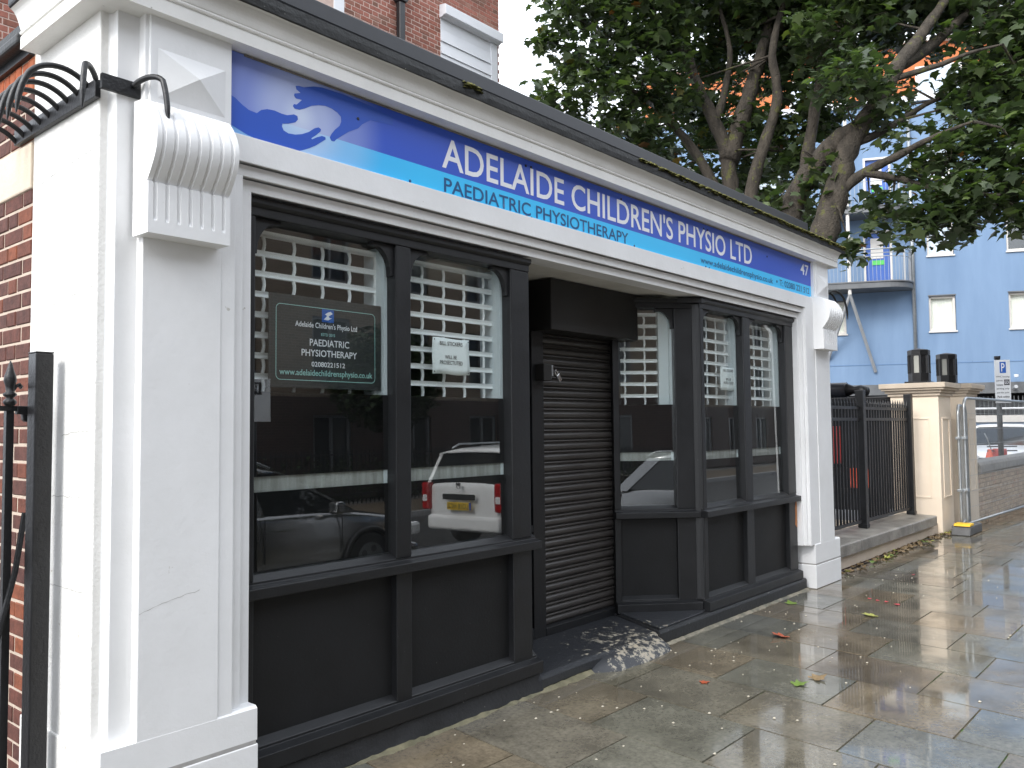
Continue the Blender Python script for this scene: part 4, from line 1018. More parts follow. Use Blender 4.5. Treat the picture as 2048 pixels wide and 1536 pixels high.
# undercroft car park
obj('undercroft_wall', LB(-14, 16, 5.0, 5.2, 0, 2.97), M['void'], bl)
obj('undercroft_beam', LB(-14, 16, -.02, .35, 2.60, 2.9695), M['slab_dark'], bl)
obj('lower_wall', LB(-.6, 16, .02, .3, -.1, 1.62), M['blue'], bl)
obj('lower_coping', LB(-.6, 16, -.05, .36, 1.6205, 1.85), M['lightframe'], bl)
obj('guard_rail', MB().tube([MBl @ Vector((-.6,-.02,2.08)), MBl @ Vector((16,-.02,2.08))], .035, 8), M['whiteboard'], bl)
gr_ = MB()
for k in range(120): gr_.box(-.5+.13*k, -.48+.13*k, .10, .13, 1.85, 2.5, MBl)
obj('vent_bars', gr_, M['slab_dark'], bl)
obj('column', LB(-.75, -.35, 0, .4, 0, 2.6), M['lightframe'], bl)
cm = obj('security_camera', MB().tube([MBl @ Vector((2.1,-.02,2.75)), MBl @ Vector((2.1,-.22,2.80))], .06, 8), M['greysteel'], bl)
obj('camera_dome', MB().lathe([(.001,.0),(.06,.02),(.075,.09),(.06,.10)], tuple(MBl @ Vector((2.1,-.30,3.10))), 10), M['text_white'], cm)

# ================================================================== YARD BEHIND THE RAILINGS
sk_ = thing('skip_container', (12.4, 2.4, 0), 'dark ribbed steel skip in the yard behind the railings', 'skip')
obj('body', MB().prism([(1.05,.25),(4.6,.25),(4.9,1.95),(.85,1.95)], 12.05, 13.3, 'x'), M['void'], sk_, bevel=.02)
for k in range(7):
    obj('rib', MB().box(12.0, 12.049, 1.05+.55*k, 1.13+.55*k, .25, 1.95), M['iron'], sk_)
obj('rim', MB().box(11.98, 13.4, .80, 4.95, 1.951, 2.02), M['iron'], sk_, bevel=.015)
for y_ in (1.3, 4.2): obj('skid', MB().box(12.1, 13.2, y_, y_+.12, 0, .249), M['iron'], sk_)
tk = thing('roofing_roll', (12.5, 1.6, 2.02), 'shiny black roll lying on top of the yard skip', 'roll')
obj('roll', MB().tube([(12.35,3.3,2.15),(12.35,1.62,2.15)], .13, 16), mat('black_plastic_wrap', (.03,.032,.04), (.02,.02,.025), 6, .22), tk, smooth=True)
obj('wrapped_end', MB().tube([(12.35,1.618,2.15),(12.35,1.5,2.15),(12.33,1.40,2.13),(12.3,1.28,2.12)], [.11,.06,.10,.07], 12), M['iron'], tk, smooth=True)
def barrier(loc, rz, label, m_, L=1.0, H=1.0):
    t = thing('plastic_barrier', loc, label, 'barrier', 'plastic site barriers')
    Mx = T(*loc, rz)
    obj('panel', MB().box(-L/2, L/2, -.02, .02, .22*H, .92*H, Mx), m_, t, bevel=.02)
    for k in range(5): obj('slat', MB().box(-L/2+.06+k*(L-.12)/4-.03, -L/2+.06+k*(L-.12)/4+.03, -.04, .04, .2*H, H, Mx), m_, t, bevel=.015)
    for s in (-1, 1): obj('foot', MB().box(s*L*.4-.05, s*L*.4+.05, -.25, .25, 0, .08, Mx), M['tyre'], t, bevel=.01)
barrier((11.62,1.62,.85), R(75), 'red plastic barrier leaning high behind the railings', M['redplastic'], .35, .72)
barrier((11.62,1.22,.55), R(80), 'small orange plastic barrier behind the railing post', M['orangeplastic'], .32, .38)
barrier((12.6,.70,0), R(75), 'white plastic site barrier beside the nearer gate pier', M['signwhite'], .45, 1.25)
pl = thing('timber_pallet', (11.1, 1.2, 0), 'pale timber pallet on the ground behind the railings', 'pallet')
for k in range(6): obj('board', MB().box(10.6+.17*k, 10.72+.17*k, .75, 1.75, .12, .14), M['stone'], pl)
for y_ in (.8, 1.25, 1.7): obj('bearer', MB().box(10.6, 11.57, y_-.05, y_+.04, 0, .1195), M['stone'], pl)

# ================================================================== CARS
def wheel(parent, x, y, r, Mx, side):
    w_ = obj('wheel', MB().tube([Mx @ Vector((x, y-.10*side, r)), Mx @ Vector((x, y+.10*side, r))], r, 24), M['tyre'], parent, bevel=.02)
    obj('rim', MB().tube([Mx @ Vector((x, y+.085*side, r)), Mx @ Vector((x, y+.108*side, r))], r*.62, 20), M['slab_dark'], w_)
    for k in range(5):
        a = 2*math.pi*k/5
        obj('spoke_gap', MB().tube([Mx @ Vector((x+r*.40*math.cos(a), y+.1082*side, r+r*.40*math.sin(a))), Mx @ Vector((x+r*.40*math.cos(a), y+.1115*side, r+r*.40*math.sin(a)))], r*.13, 8), M['trim'], w_)
def car(loc, rz, label, paint, P, plate=None, detail=True):
    """P: stations [(x, halfwidth, zbot, ztop)], green: [(x,z)...] closed side outline, roof: index range"""
    t = thing('parked_car', loc, label, 'car', 'parked cars')
    Mx = T(*loc, rz)
    rows = []
    for x, w_, zb, zt in P['st']:
        h = zt-zb; ring = []
        half = [(w_*.80, zb), (w_*.95, zb+h*.10), (w_, zb+h*.38), (w_*.985, zb+h*.68), (w_*.955, zt-.035), (w_*.90, zt)]
        ring = [(x, y, z) for y, z in half] + [(x, w_*.45, zt+.016), (x, 0, zt+.022), (x, -w_*.45, zt+.016)] + [(x, -y, z) for y, z in half[::-1]]
        rows.append([Mx @ Vector(p) for p in ring])
    mb = MB().grid(rows, closed=True)
    n = len(rows[0]); tot = n*len(rows)
    mb.f += [tuple(range(n))[::-1], tuple(range(tot-n, tot))]
    body = obj('body', mb, paint, t, smooth=False)
    me = body.data
    for p in me.polygons: p.use_smooth = len(p.vertices) == 4
    sb = body.modifiers.new('sub', 'SUBSURF'); sb.levels = sb.render_levels = 2
    # greenhouse: tapered towards the roof
    G = P['green']; zb = P['belt']; wb = P['wbelt']; tp = P['taper']
    def gy(z, s, e=0.0): return s*(wb+e-(z-zb)*tp)
    gm = MB(); k = len(G)
    v = [Mx @ Vector((x, gy(z, -1), z)) for x, z in G]+[Mx @ Vector((x, gy(z, 1), z)) for x, z in G]
    gm.add(v, [tuple(range(k))[::-1], tuple(range(k, 2*k))]+[(i, (i+1) % k, k+(i+1) % k, k+i) for i in range(k)])
    obj('windows', gm, M['carglass'], t, bevel=.02)
    R_ = P['roof']; rm_ = []
    for x, z in R_:
        ww = gy(z, 1, .012); rm_.append([Mx @ Vector((x, y, zz)) for y, zz in ((-ww-.006,z-.05),(-ww,z+.002),(-ww*.8,z+.030),(0,z+.042),(ww*.8,z+.030),(ww,z+.002),(ww+.006,z-.05))])
    rf = obj('roof', MB().grid(rm_), paint, t, smooth=True)
    so_ = rf.modifiers.new('s', 'SOLIDIFY'); so_.thickness = .03; so_.offset = -1
    for (xa, za), (xb, zb_), wd in P['pillars']:
        for s in (-1, 1):
            q = []
            for x, z in ((xa-wd/2,za),(xa+wd/2,za),(xb+wd/2,zb_),(xb-wd/2,zb_)):
                q += [Mx @ Vector((x, gy(z, s, .016), z)), Mx @ Vector((x, gy(z, s, -.05), z))]
            obj('pillar', MB().add(q, [(0,2,4,6),(1,3,5,7),(0,1,3,2),(2,3,5,4),(4,5,7,6),(6,7,1,0)]), paint, t)
    for x in P['wheels']:
        for s in (-1, 1):
            wheel(t, x, s*(P['track']), P['wr'], Mx, s)
            pts = []
            for kk in range(13):
                a = math.pi*kk/12; pts.append(Mx @ Vector((x+(P['wr']+.045)*math.cos(a), s*(P['track']+.093), P['wr']+(P['wr']+.045)*math.sin(a))))
            obj('wheel_arch', MB().tube(pts, .028, 6), M['trim'], t, smooth=True)
    for x, z in P['handles']:
        for s in (-1, 1):
            yy = s*(P['hw']-.005)
            obj('door_handle', MB().box(x-.09, x+.09, min(yy,yy+s*.03), max(yy,yy+s*.03), z-.014, z+.014, Mx), paint, t, bevel=.008)
    for x in P['seams']:
        for s in (-1, 1):
            yy = s*(P['hw']-.004)
            obj('door_seam', MB().box(x-.004, x+.004, min(yy,yy+s*.012), max(yy,yy+s*.012), .42, zb-.02, Mx), M['trim'], t)
    mx, mz = P['mirror']
    for s in (-1, 1):
        yy = s*(P['hw']+.09)
        obj('mirror', MB().box(mx-.07, mx+.05, yy-.10, yy+.07, mz-.06, mz+.08, Mx), paint, t, bevel=.03)
    xr, xf = P['st'][0][0], P['st'][-1][0]
    for s in (-1, 1):
        if P.get('taillight'):
            a, b, c, d = P['taillight']
            y0, y1 = sorted((s*c, s*d)); obj('tail_light', MB().box(xr-.045, xr+.20, y0, y1, a, b, Mx), M['redlamp'], t, bevel=.03)
            obj('lamp_insert', MB().box(xr-.050, xr+.02, y0+.03, y1-.03, a+(b-a)*.30, a+(b-a)*.55, Mx), M['clearlamp'], t, bevel=.01)
        a, b, c, d = P['headlight']
        y0, y1 = sorted((s*c, s*d)); obj('headlight', MB().box(xf-.30, xf+.015, y0, y1, a, b, Mx), M['clearlamp'], t, bevel=.04)
    obj('grille', MB().box(xf-.05, xf+.02, -.42, .42, .42, .60, Mx), M['trim'], t, bevel=.02)
    obj('front_bumper', MB().box(xf-.12, xf+.035, -.72, .72, .22, .40, Mx), P.get('bump', paint), t, bevel=.05)
    obj('rear_bumper', MB().box(xr-.035, xr+.14, -P['hw']+.12, P['hw']-.12, .30, .53, Mx), P.get('bump', paint), t, bevel=.06, seg=4)
    # wiper line, roof rails
    if P.get('rails'):
        for s in (-1, 1):
            xa, xb, zz = P['rails']; yy = s*(wb-(zz-zb)*tp-.03)
            obj('roof_rail', MB().tube([Mx @ Vector(p) for p in ((xa,yy,zz),(xa+.15,yy,zz+.06),(0,yy,zz+.075),(xb-.15,yy,zz+.06),(xb,yy,zz))], .016, 8), M['steel'], t, smooth=True)
    if plate:
        Mp = Mx @ Matrix.Translation((xr-.055, 0, 0)) @ Matrix.Rotation(R(-90), 4, 'Z')
        pz = P['platez']
        pt = obj('number_plate', MB().box(-.26, .26, -.012, 0, pz, pz+.112, Mp), M['plate'], t, bevel=.002)
        obj('blue_band', MB().box(-.258, -.215, -.0145, -.0125, pz+.002, pz+.110, Mp), M['platebl'], pt)
        text('lettering', plate, (-.20, .245, pz+.018, pz+.094), Mp @ Matrix.Translation((0,-.016,0)), M['text_black'], pt)
        obj('tailgate_trim', MB().box(-.34, .34, -.03, 0, pz+.15, pz+.235, Mp), M['trim'], t, bevel=.012)
        obj('badge', MB().prism([(-.05,pz+.40),(.05,pz+.40),(.03,pz+.325),(.018,pz+.315),(.018,pz+.365),(-.018,pz+.365),(-.018,pz+.315),(-.03,pz+.325)], -.022, 0, 'y', Mp), M['chrome'], t)
    return t
estate = dict(st=[(-2.30,.66,.34,.80),(-2.22,.80,.24,.92),(-1.7,.87,.20,.945),(-.6,.885,.20,.93),(.5,.885,.20,.915),(1.0,.88,.20,.90),(1.55,.86,.21,.83),(2.05,.78,.26,.74),(2.27,.62,.34,.62)],
    green=[(-2.14,.90),(-1.66,1.37),(-1.0,1.42),(-.1,1.415),(.30,1.36),(1.15,.89)], belt=.90, wbelt=.80, taper=.42,
    roof=[(-1.72,1.355),(-1.4,1.395),(-.8,1.412),(0,1.405),(.32,1.352)], pillars=[((1.17,.89),(.30,1.36),.07),((-.02,.89),(-.10,1.41),.09),((-1.02,.89),(-1.00,1.41),.07),((-2.08,.89),(-1.60,1.37),.22)],
    wheels=(-1.40,1.38), track=.79, wr=.31, handles=((-.70,.76),(.22,.75)), seams=(-1.05,-.02,.98), hw=.885, mirror=(.86,.93), taillight=(.58,.86,.52,.80), headlight=(.50,.66,.40,.78), rails=(-1.75,.25,1.40))
car((3.48,-5.08,-.125), 0, 'silver estate car with roof rails parked across from the shop window', M['silver'], estate)
mpv = dict(st=[(-2.22,.72,.36,.98),(-2.16,.82,.26,1.02),(-1.6,.87,.22,1.02),(-.6,.88,.22,1.0),(.5,.88,.22,.98),(1.0,.88,.22,.97),(1.5,.86,.23,.93),(2.0,.80,.27,.84),(2.22,.66,.34,.68)],
    green=[(-2.17,.98),(-1.98,1.46),(-1.2,1.54),(-.1,1.545),(.40,1.48),(1.08,.96)], belt=.98, wbelt=.81, taper=.28,
    roof=[(-2.02,1.455),(-1.7,1.50),(-1.0,1.54),(0,1.54),(.42,1.475)], pillars=[((1.10,.97),(.40,1.48),.08),((.02,.97),(-.05,1.54),.10),((-1.0,.97),(-.98,1.54),.10),((-2.10,.97),(-1.92,1.46),.16)],
    wheels=(-1.35,1.35), track=.79, wr=.315, handles=((-.75,.83),(.2,.82)), seams=(-1.0,0.0,.95), hw=.88, mirror=(.82,1.02), taillight=(.60,1.02,.70,.86), headlight=(.58,.78,.42,.80), rails=(-1.8,.3,1.535), platez=.62)
car((9.78,-5.28,-.125), R(1.5), 'white hatchback with red tail lights parked in front of the silver estate', M['carwhite'], mpv, 'LO18 HCZ')
saloon = dict(estate); saloon['taillight'] = (.58,.8,.5,.8); saloon['rails'] = None
car((24.6, 1.75, .12), R(180+8), 'white car facing the low brick wall near the blue building', M['carwhite'], saloon)
cn = thing('traffic_cone', (20.4, 1.22, .55), 'small red and white traffic cone beyond the low wall', 'cone')
obj('cone', MB().lathe([(.16,.06),(.14,.08),(.04,.48),(.03,.49)], (20.4,1.22,.50), 16), M['orangeplastic'], cn, smooth=True)
obj('base', MB().box(20.18,20.62,1.0,1.44,.50,.56), M['orangeplastic'], cn, bevel=.02)
dr = thing('red_drum', (20.6, 1.05, .5), 'small red drum with hose bars beside the sign pole', 'drum')
obj('drum', MB().lathe([(.14,.5),(.15,.55),(.15,.95),(.14,1.0)], (20.6,1.05,0), 14), M['redplastic'], dr, smooth=True)
obj('handle_bar', MB().tube([(20.35,1.25,1.05),(20.9,.75,1.05)], .015, 6), M['iron'], dr)
obj('handle_bar', MB().tube([(20.35,1.25,.95),(20.9,.75,.95)], .015, 6), M['iron'], dr)
obj('lever', MB().tube([(20.55,1.2,.95),(20.5,1.28,1.25),(20.5,1.33,1.36)], .014, 6), M['steel'], dr)
pt_ = tag(obj('planter_plinth', MB().box(20.0, 21.2, .60, 1.6, -.1, .499), M['coping'], bevel=.02), 'grey concrete block carrying the cone and drum behind the wall', 'block')

# ================================================================== TREES
LIMBS = {
'A': [
 ([(10.20,1.60,-.1),(10.22,1.58,1.24),(10.27,1.48,3.38),(10.4,1.22,4.23),(10.49,1.07,4.8),(10.57,.93,5.37),(10.67,.78,5.78),(10.91,.46,6.36),(11.04,.28,6.75),(11.47,.04,7.31),(12.01,-.19,8.04),(12.73,-.33,9.06)], .27, .045),
 ([(10.46,2.2,.0),(10.5,2.1,2.4),(10.52,2.03,3.77),(10.63,1.84,4.59),(10.64,1.64,5.05),(10.63,1.31,5.47),(10.61,1.01,5.69),(10.66,.79,5.78)], .20, .14),
 ([(10.5,1.0,4.9),(10.56,.66,5.13),(10.51,.24,5.24),(10.43,-.14,5.34),(10.45,-.47,5.43),(10.40,-.75,5.46)], .085, .015),
 ([(10.54,.68,5.13),(10.63,.28,4.99),(10.69,-.08,4.82),(10.56,-.53,4.61),(10.46,-1.01,4.47)], .06, .02),
 ([(10.95,.40,6.5),(11.2,-.2,6.63),(11.14,-.6,6.66),(11.05,-1.0,6.62)], .05, .012),
 ([(11.04,.28,6.75),(11.59,.08,7.06),(12.28,-.32,7.71),(13.06,-.66,8.44)], .12, .03),
 ([(10.61,.87,5.58),(10.84,.59,5.72),(11.28,.37,6.0),(11.92,.05,6.4),(12.47,-.44,6.59)], .07, .02)],
'B': [
 ([(12.4,3.68,-.1),(12.38,3.62,2.94),(12.31,3.56,4.73),(12.26,3.53,5.75),(12.21,3.54,6.42),(12.01,3.71,7.09),(11.85,3.86,7.54),(11.69,4.01,8.21),(11.78,4.14,8.93),(11.92,4.35,10.18)], .20, .05),
 ([(12.22,3.53,6.3),(12.39,3.27,7.26),(12.49,3.11,7.84),(12.58,2.95,8.46),(12.65,2.82,9.18),(13.09,2.84,10.11)], .17, .05),
 ([(11.75,3.95,7.94),(11.3,4.13,8.35),(10.95,4.22,8.65),(10.62,4.41,8.95)], .09, .02),
 ([(12.33,3.6,5.3),(11.98,3.96,6.37),(11.52,4.29,7.01),(10.99,4.57,7.43),(10.35,4.98,7.7)], .11, .02),
 ([(12.05,3.68,7.0),(12.24,3.57,7.62),(12.36,3.52,8.38),(12.4,3.71,9.21)], .08, .03)],
'C': [
 ([(11.93,3.2,-.1),(11.93,3.13,4.09),(11.94,3.01,5.45),(12.05,2.81,6.31),(12.19,2.58,7.2),(12.11,2.62,7.93),(12.27,2.53,8.66),(12.64,2.48,9.6)], .155, .04),
 ([(11.95,2.6,-.1),(12.04,2.38,4.34),(12.11,2.21,5.34),(12.17,2.08,6.09),(12.25,1.92,7.08),(12.29,1.8,7.91),(12.47,1.83,8.76),(12.8,1.84,9.6)], .15, .04),
 ([(12.24,1.94,6.92),(12.2,1.64,7.33),(12.17,1.34,7.81),(12.15,1.15,8.41)], .08, .02)]}
CROWN = {}
#CROWN_BEGIN
CROWN = {
 'A': [(12.06,0.97,8.22,0.95,1.0),(10.17,0.69,6.41,0.50,1.0),(11.51,1.19,7.69,0.80,1.0),(10.49,0.51,6.04,0.35,0.8),(12.38,0.62,7.98,0.70,1.0),(12.91,-0.01,8.25,0.60,1.0),(12.28,-0.61,7.46,0.80,1.1),(12.19,-1.04,6.56,0.85,1.1),(11.82,-0.60,6.42,0.55,1.1),(11.43,-0.41,5.82,0.45,1.0),(11.16,-0.82,5.36,0.55,1.1),(11.13,-1.22,5.03,0.60,1.1),(10.68,-0.40,5.04,0.42,1.0),(10.65,-0.64,4.68,0.42,1.0),(10.84,-1.00,4.52,0.45,1.0),(10.46,-0.26,4.58,0.40,1.0),(10.36,-0.12,4.25,0.33,1.0),(10.51,-0.45,4.32,0.36,1.0),(10.62,0.33,4.41,0.28,0.9),(10.45,0.86,4.11,0.20,1.0),(12.07,0.67,6.18,0.32,0.8),(12.20,0.76,6.84,0.35,0.8),(10.82,0.68,4.79,0.20,0.6),(12.91,-1.17,7.43,0.80,1.0),(10.54,1.28,5.36,0.25,0.5),(10.70,1.28,4.88,0.20,0.5),(13.05,-0.66,8.60,1.20,0.8),(12.28,0.20,8.84,1.20,0.8),(12.02,-1.55,5.87,1.00,0.7),(11.55,-1.67,4.63,0.80,0.7),(10.85,0.01,5.16,0.25,0.8),(10.56,1.90,4.97,0.25,0.6),(11.09,-1.12,4.31,0.30,0.8)],
 'B': [(10.24,5.04,8.49,0.85,1.0),(9.68,5.35,7.03,0.42,1.0),(10.23,5.01,7.23,0.62,1.0),(9.56,5.47,7.25,0.25,0.7),(10.97,4.55,7.96,0.85,1.1),(11.05,4.38,8.92,0.90,1.0),(9.96,5.12,7.79,0.42,0.7),(10.69,4.81,6.78,0.42,1.0),(10.70,4.98,6.38,0.30,0.9),(11.30,4.58,6.61,0.42,0.9),(12.88,4.37,9.41,0.85,1.0),(11.51,4.28,7.41,0.50,0.9),(13.37,4.01,8.78,0.60,0.9),(13.47,3.82,9.65,0.90,1.0),(11.84,4.60,6.10,0.35,0.9),(12.43,4.20,6.43,0.35,0.8),(12.82,4.12,5.65,0.40,0.9),(9.76,5.27,8.82,0.50,0.8),(9.47,5.49,8.18,0.12,0.6),(10.74,4.67,9.81,1.20,0.8),(12.25,3.81,10.31,1.30,0.8),(12.54,4.04,6.99,0.30,0.7),(13.23,3.59,6.49,0.45,1.0)],
 'C': [(13.39,5.14,7.68,0.80,1.0),(13.98,4.45,7.77,0.75,1.0),(14.60,3.79,7.06,0.75,1.0),(13.49,4.94,8.69,0.80,1.0),(12.31,5.63,7.61,0.50,1.0),(12.66,5.30,6.67,0.50,1.0),(14.16,2.81,6.44,0.50,1.0),(14.23,4.28,6.30,0.50,1.0),(13.94,3.14,5.59,0.40,1.0),(13.87,2.29,7.58,0.50,1.0),(13.25,4.64,6.32,0.45,1.0),(13.04,3.00,8.83,0.75,1.0),(13.29,2.60,8.23,0.65,1.0),(12.63,3.01,7.04,0.50,0.9),(13.04,2.53,7.12,0.55,1.0),(12.95,2.70,6.23,0.50,1.0),(13.18,2.10,8.59,0.70,1.0),(13.03,2.84,9.15,0.70,1.0),(13.37,2.30,7.15,0.40,0.9),(12.74,3.00,5.61,0.35,0.9),(12.57,2.31,5.10,0.30,0.9),(13.33,2.01,7.52,0.40,0.9),(12.24,2.49,9.61,1.10,0.8),(12.42,1.55,9.16,1.00,0.8),(12.62,3.27,7.84,0.35,0.6),(13.04,2.93,7.96,0.35,0.9)],
}
#CROWN_END
rt = random.Random(77)
def leaf_pts(s, rng):
    """five-lobed leaf, petiole at the origin, folded along the midrib"""
    o = [(0,0),(.30,-.10),(.52,.02),(.36,.20),(.62,.42),(.36,.48),(.22,.60),(0,1.0),(-.22,.60),(-.36,.48),(-.62,.42),(-.36,.20),(-.52,.02),(-.30,-.10)]
    fold = rng.uniform(.05,.35); droop = rng.uniform(.0,.35)
    return [Vector((x*s, y*s, -abs(x)*s*fold - y*y*s*droop)) for x, y in o]
LEAF_F = [(0,1,2,3),(0,3,4,5),(0,5,6,7),(0,7,8,9),(0,9,10,11),(0,11,12,13)]
def add_leaf(V, F, p, s, rng, out=None):
    az = rng.uniform(0, 2*math.pi)
    tilt = rng.gauss(.25, .45)
    Mr = Matrix.Rotation(az, 3, 'Z') @ Matrix.Rotation(-tilt, 3, 'X') @ Matrix.Rotation(rng.gauss(0,.35), 3, 'Y')
    b = len(V)
    for q in leaf_pts(s, rng): V.append(tuple(p + Mr @ q))
    F.extend(tuple(i+b for i in f) for f in LEAF_F)
def tree(key, base, label):
    t = thing('sycamore_tree', base, label, 'tree', 'sycamore trees behind the shop')
    tr_ = None
    for k, (pts, r0, r1) in enumerate(LIMBS[key]):
        n = len(pts); P_ = []
        # smooth and roughen the limb a little
        vs_ = [Vector(p) for p in pts]
        for i in range(n-1):
            p0, p1, p2, p3 = vs_[max(i-1,0)], vs_[i], vs_[i+1], vs_[min(i+2,n-1)]
            for u in (0, .25, .5, .75):
                P_.append(.5*((2*p1)+(p2-p0)*u+(2*p0-5*p1+4*p2-p3)*u*u+(3*p1-p0-3*p2+p3)*u**3))
        P_.append(vs_[-1])
        m_ = len(P_)
        rad = [(r0+(r1-r0)*(i/(m_-1))**.9)*(1+.07*math.sin(i*2.1+k)+.05*rt.uniform(-1,1)) for i in range(m_)]
        P_ = [p+Vector((rt.uniform(-1,1),rt.uniform(-1,1),0))*rad[i]*.12 for i, p in enumerate(P_)]
        o = obj('trunk' if k == 0 else 'branch', MB().tube(P_, rad, 14), M['bark'], t, smooth=True)
    V, F = [], []; tw = MB()
    pool = [Vector(p) for pts, _, _ in LIMBS[key] for p in pts if p[2] > 4.5]
    for cx, cy, cz, rx, dens in CROWN[key]:
        c = Vector((cx, cy, cz)); rz = rx*.78
        near = min(pool, key=lambda p: (p-c).length)
        mid = (near+c)/2+Vector((rt.uniform(-.2,.2),rt.uniform(-.2,.2),.15))
        tw.tube([near, mid, c], [.022,.014,.008], 5, False)
        ncl = max(6, int(88*dens*rx*rx))
        for _ in range(ncl):
            while True:
                d = Vector((rt.uniform(-1,1),rt.uniform(-1,1),rt.uniform(-1,1)))
                if .15 < d.length <= 1: break
            d = d*(d.length**-.35)
            p = c+Vector((d.x*rx, d.y*rx, d.z*rz))
            tw.tube([c+(p-c)*.25, c+(p-c)*.65+Vector((0,0,.04)), p], [.006,.004,.0025], 4, False)
            for _ in range(rt.randint(10, 17)):
                q = p+Vector((rt.gauss(0,.125),rt.gauss(0,.125),rt.gauss(-.03,.085)))
                add_leaf(V, F, q, rt.choice((.07,.10,.12,.14,.16,.19))*rt.uniform(.85,1.1), rt)
    tag(obj('twigs', tw, M['bark'], t), kind='stuff')
    cr = MB(); cr.v = V; cr.f = F
    me = bpy.data.meshes.new('crown'); me.from_pydata(V, [], F); me.materials.append(M['leaf'])
    for p in me.polygons: p.use_smooth = True
    link('crown', me, None, t)
if CROWN:
    tree('A', (10.42,1.4,0), 'mossy forked sycamore nearest the street, just right of the shop')
    tree('B', (12.4,3.68,0), 'leftmost sycamore with a pale forked trunk above the shop roof')
    tree('C', (11.94,2.9,0), 'sycamore with two thin dark stems between the other two trees')

# ================================================================== OPPOSITE SIDE OF THE STREET (seen in the glass)
op = thing('brick_apartment_block', (8, -17, 0), 'brown brick apartment block reflected in the shop windows', 'building')
def brickwall_mat(c1=(.155,.115,.080), c2=(.105,.078,.054), c3=(.19,.165,.135)):
    m, n, b = newmat('far_brown_brick')
    ge = N(n, 'ShaderNodeNewGeometry'); sp = N(n, 'ShaderNodeSeparateXYZ'); n.links.new(ge.outputs['Position'], sp.inputs[0])
    cb = N(n, 'ShaderNodeCombineXYZ'); n.links.new(sp.outputs['X'], cb.inputs[0]); n.links.new(sp.outputs['Z'], cb.inputs[1])
    bt = N(n, 'ShaderNodeTexBrick', Scale=1.0); bt.inputs['Brick Width'].default_value = .225; bt.inputs['Row Height'].default_value = .075; bt.inputs['Mortar Size'].default_value = .008
    bt.inputs['Color1'].default_value = (*c1,1); bt.inputs['Color2'].default_value = (*c2,1); bt.inputs['Mortar'].default_value = (*c3,1)
    n.links.new(cb.outputs[0], bt.inputs['Vector']); n.links.new(bt.outputs[0], b.inputs['Base Color']); b.inputs['Roughness'].default_value = .85
    return m
bm_far = brickwall_mat()
fa = MB(); fg = MB(); wx = []
x = -12.6
while x < 44: wx.append((x, x+1.35)); x += 3.15
zs = [(0.55,2.35),(3.35,5.15),(6.2,8.0),(9.0,10.8)]
cxo = sorted([-14, 46]+[v for w_ in wx for v in w_]); czo = sorted([-.1, 2.85, 12.2]+[v for w_ in zs for v in w_])
YO = -16.0
for i in range(len(cxo)-1):
    for k in range(len(czo)-1):
        xm, zm = (cxo[i]+cxo[i+1])/2, (czo[k]+czo[k+1])/2
        if any(a < xm < b for a, b in wx) and any(a < zm < b for a, b in zs): continue
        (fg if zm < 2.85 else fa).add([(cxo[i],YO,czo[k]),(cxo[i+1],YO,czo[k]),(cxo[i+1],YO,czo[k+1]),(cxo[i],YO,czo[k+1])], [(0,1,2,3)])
obj('facade', fa, bm_far, op)
obj('ground_floor', fg, brickwall_mat((.040,.022,.018), (.026,.015,.013), (.055,.042,.036)), op)  # dark brick, with the shade of trees and hedge put into its colour
obj('rear_block', MB().box(-14, 46, -26, YO-.35, 0, 12.1), M['brick_opp'], op)
obj('roof', MB().box(-14.3, 46.3, -26.3, YO+.3, 12.2, 12.4), M['roofedge'], op)
for a, b in wx:
    for c, d in zs:
        wf = obj('window', MB().box(a,a+.08,YO-.2,YO-.06,c,d).box(b-.08,b,YO-.2,YO-.06,c,d).box(a+.08,b-.08,YO-.2,YO-.06,d-.08,d).box(a+.08,b-.08,YO-.2,YO-.06,c,c+.08).box((a+b)/2-.03,(a+b)/2+.03,YO-.2,YO-.06,c+.08,d-.08), M['slab_dark'], op)
        obj('pane', MB().box(a+.08,b-.08,YO-.16,YO-.155,c+.08,d-.08), M['darkpane'], wf)
        obj('sill', MB().box(a-.05,b+.05,YO-.06,YO+.05,c-.07,c), M['coping'], wf)
orl_ = thing('street_railing', (8,-13.5,0), 'dark railings on the far side of the street', 'railing')
for zr in (.25, 1.25): obj('rail', MB().box(-12, 30, -13.52, -13.48, zr-.02, zr+.02), M['iron'], orl_)
bo = MB().box(-.012,.012,-.012,.012,0,1.35).mesh('bar'); bo.materials.append(M['iron'])
for k in range(260): link('bar', bo, None, orl_, (-10+.14*k, -13.5, 0))
V, F = [], []
for k in range(9000):
    p = Vector((rt.uniform(-12, 18), rt.uniform(-14.6,-13.7), rt.uniform(.05,1.0+.25*math.sin(k))))
    add_leaf(V, F, p, rt.uniform(.06,.12), rt)
me = bpy.data.meshes.new('hedge'); me.from_pydata(V, [], F); me.materials.append(M['hedge'])
tag(link('hedge', me, None), 'dark green hedge behind the far railings', 'hedge', kind='stuff')
otree = thing('street_tree', (13.5,-13.9,0), 'round leafy tree across the street reflected in the glass', 'tree')
obj('trunk', MB().tube([(13.5,-13.9,-.1),(13.55,-13.9,1.4),(13.5,-13.95,2.6),(13.6,-13.9,3.6)], [.14,.11,.09,.04], 10), M['bark'], otree, smooth=True)
V, F = [], []
for k in range(5200):
    d = Vector((rt.gauss(0,1), rt.gauss(0,1), rt.gauss(0,1))).normalized()*rt.uniform(.45,1)
    add_leaf(V, F, Vector((13.5+d.x*1.7, -13.9+d.y*1.5, 3.3+d.z*1.5)), rt.uniform(.10,.18), rt)
me = bpy.data.meshes.new('crown'); me.from_pydata(V, [], F); me.materials.append(M['hedge']); link('crown', me, None, otree)
bn = thing('wheeled_bin', (22.4,-11.6,0), 'red wheeled bin across the street reflected in the right bay', 'bin')
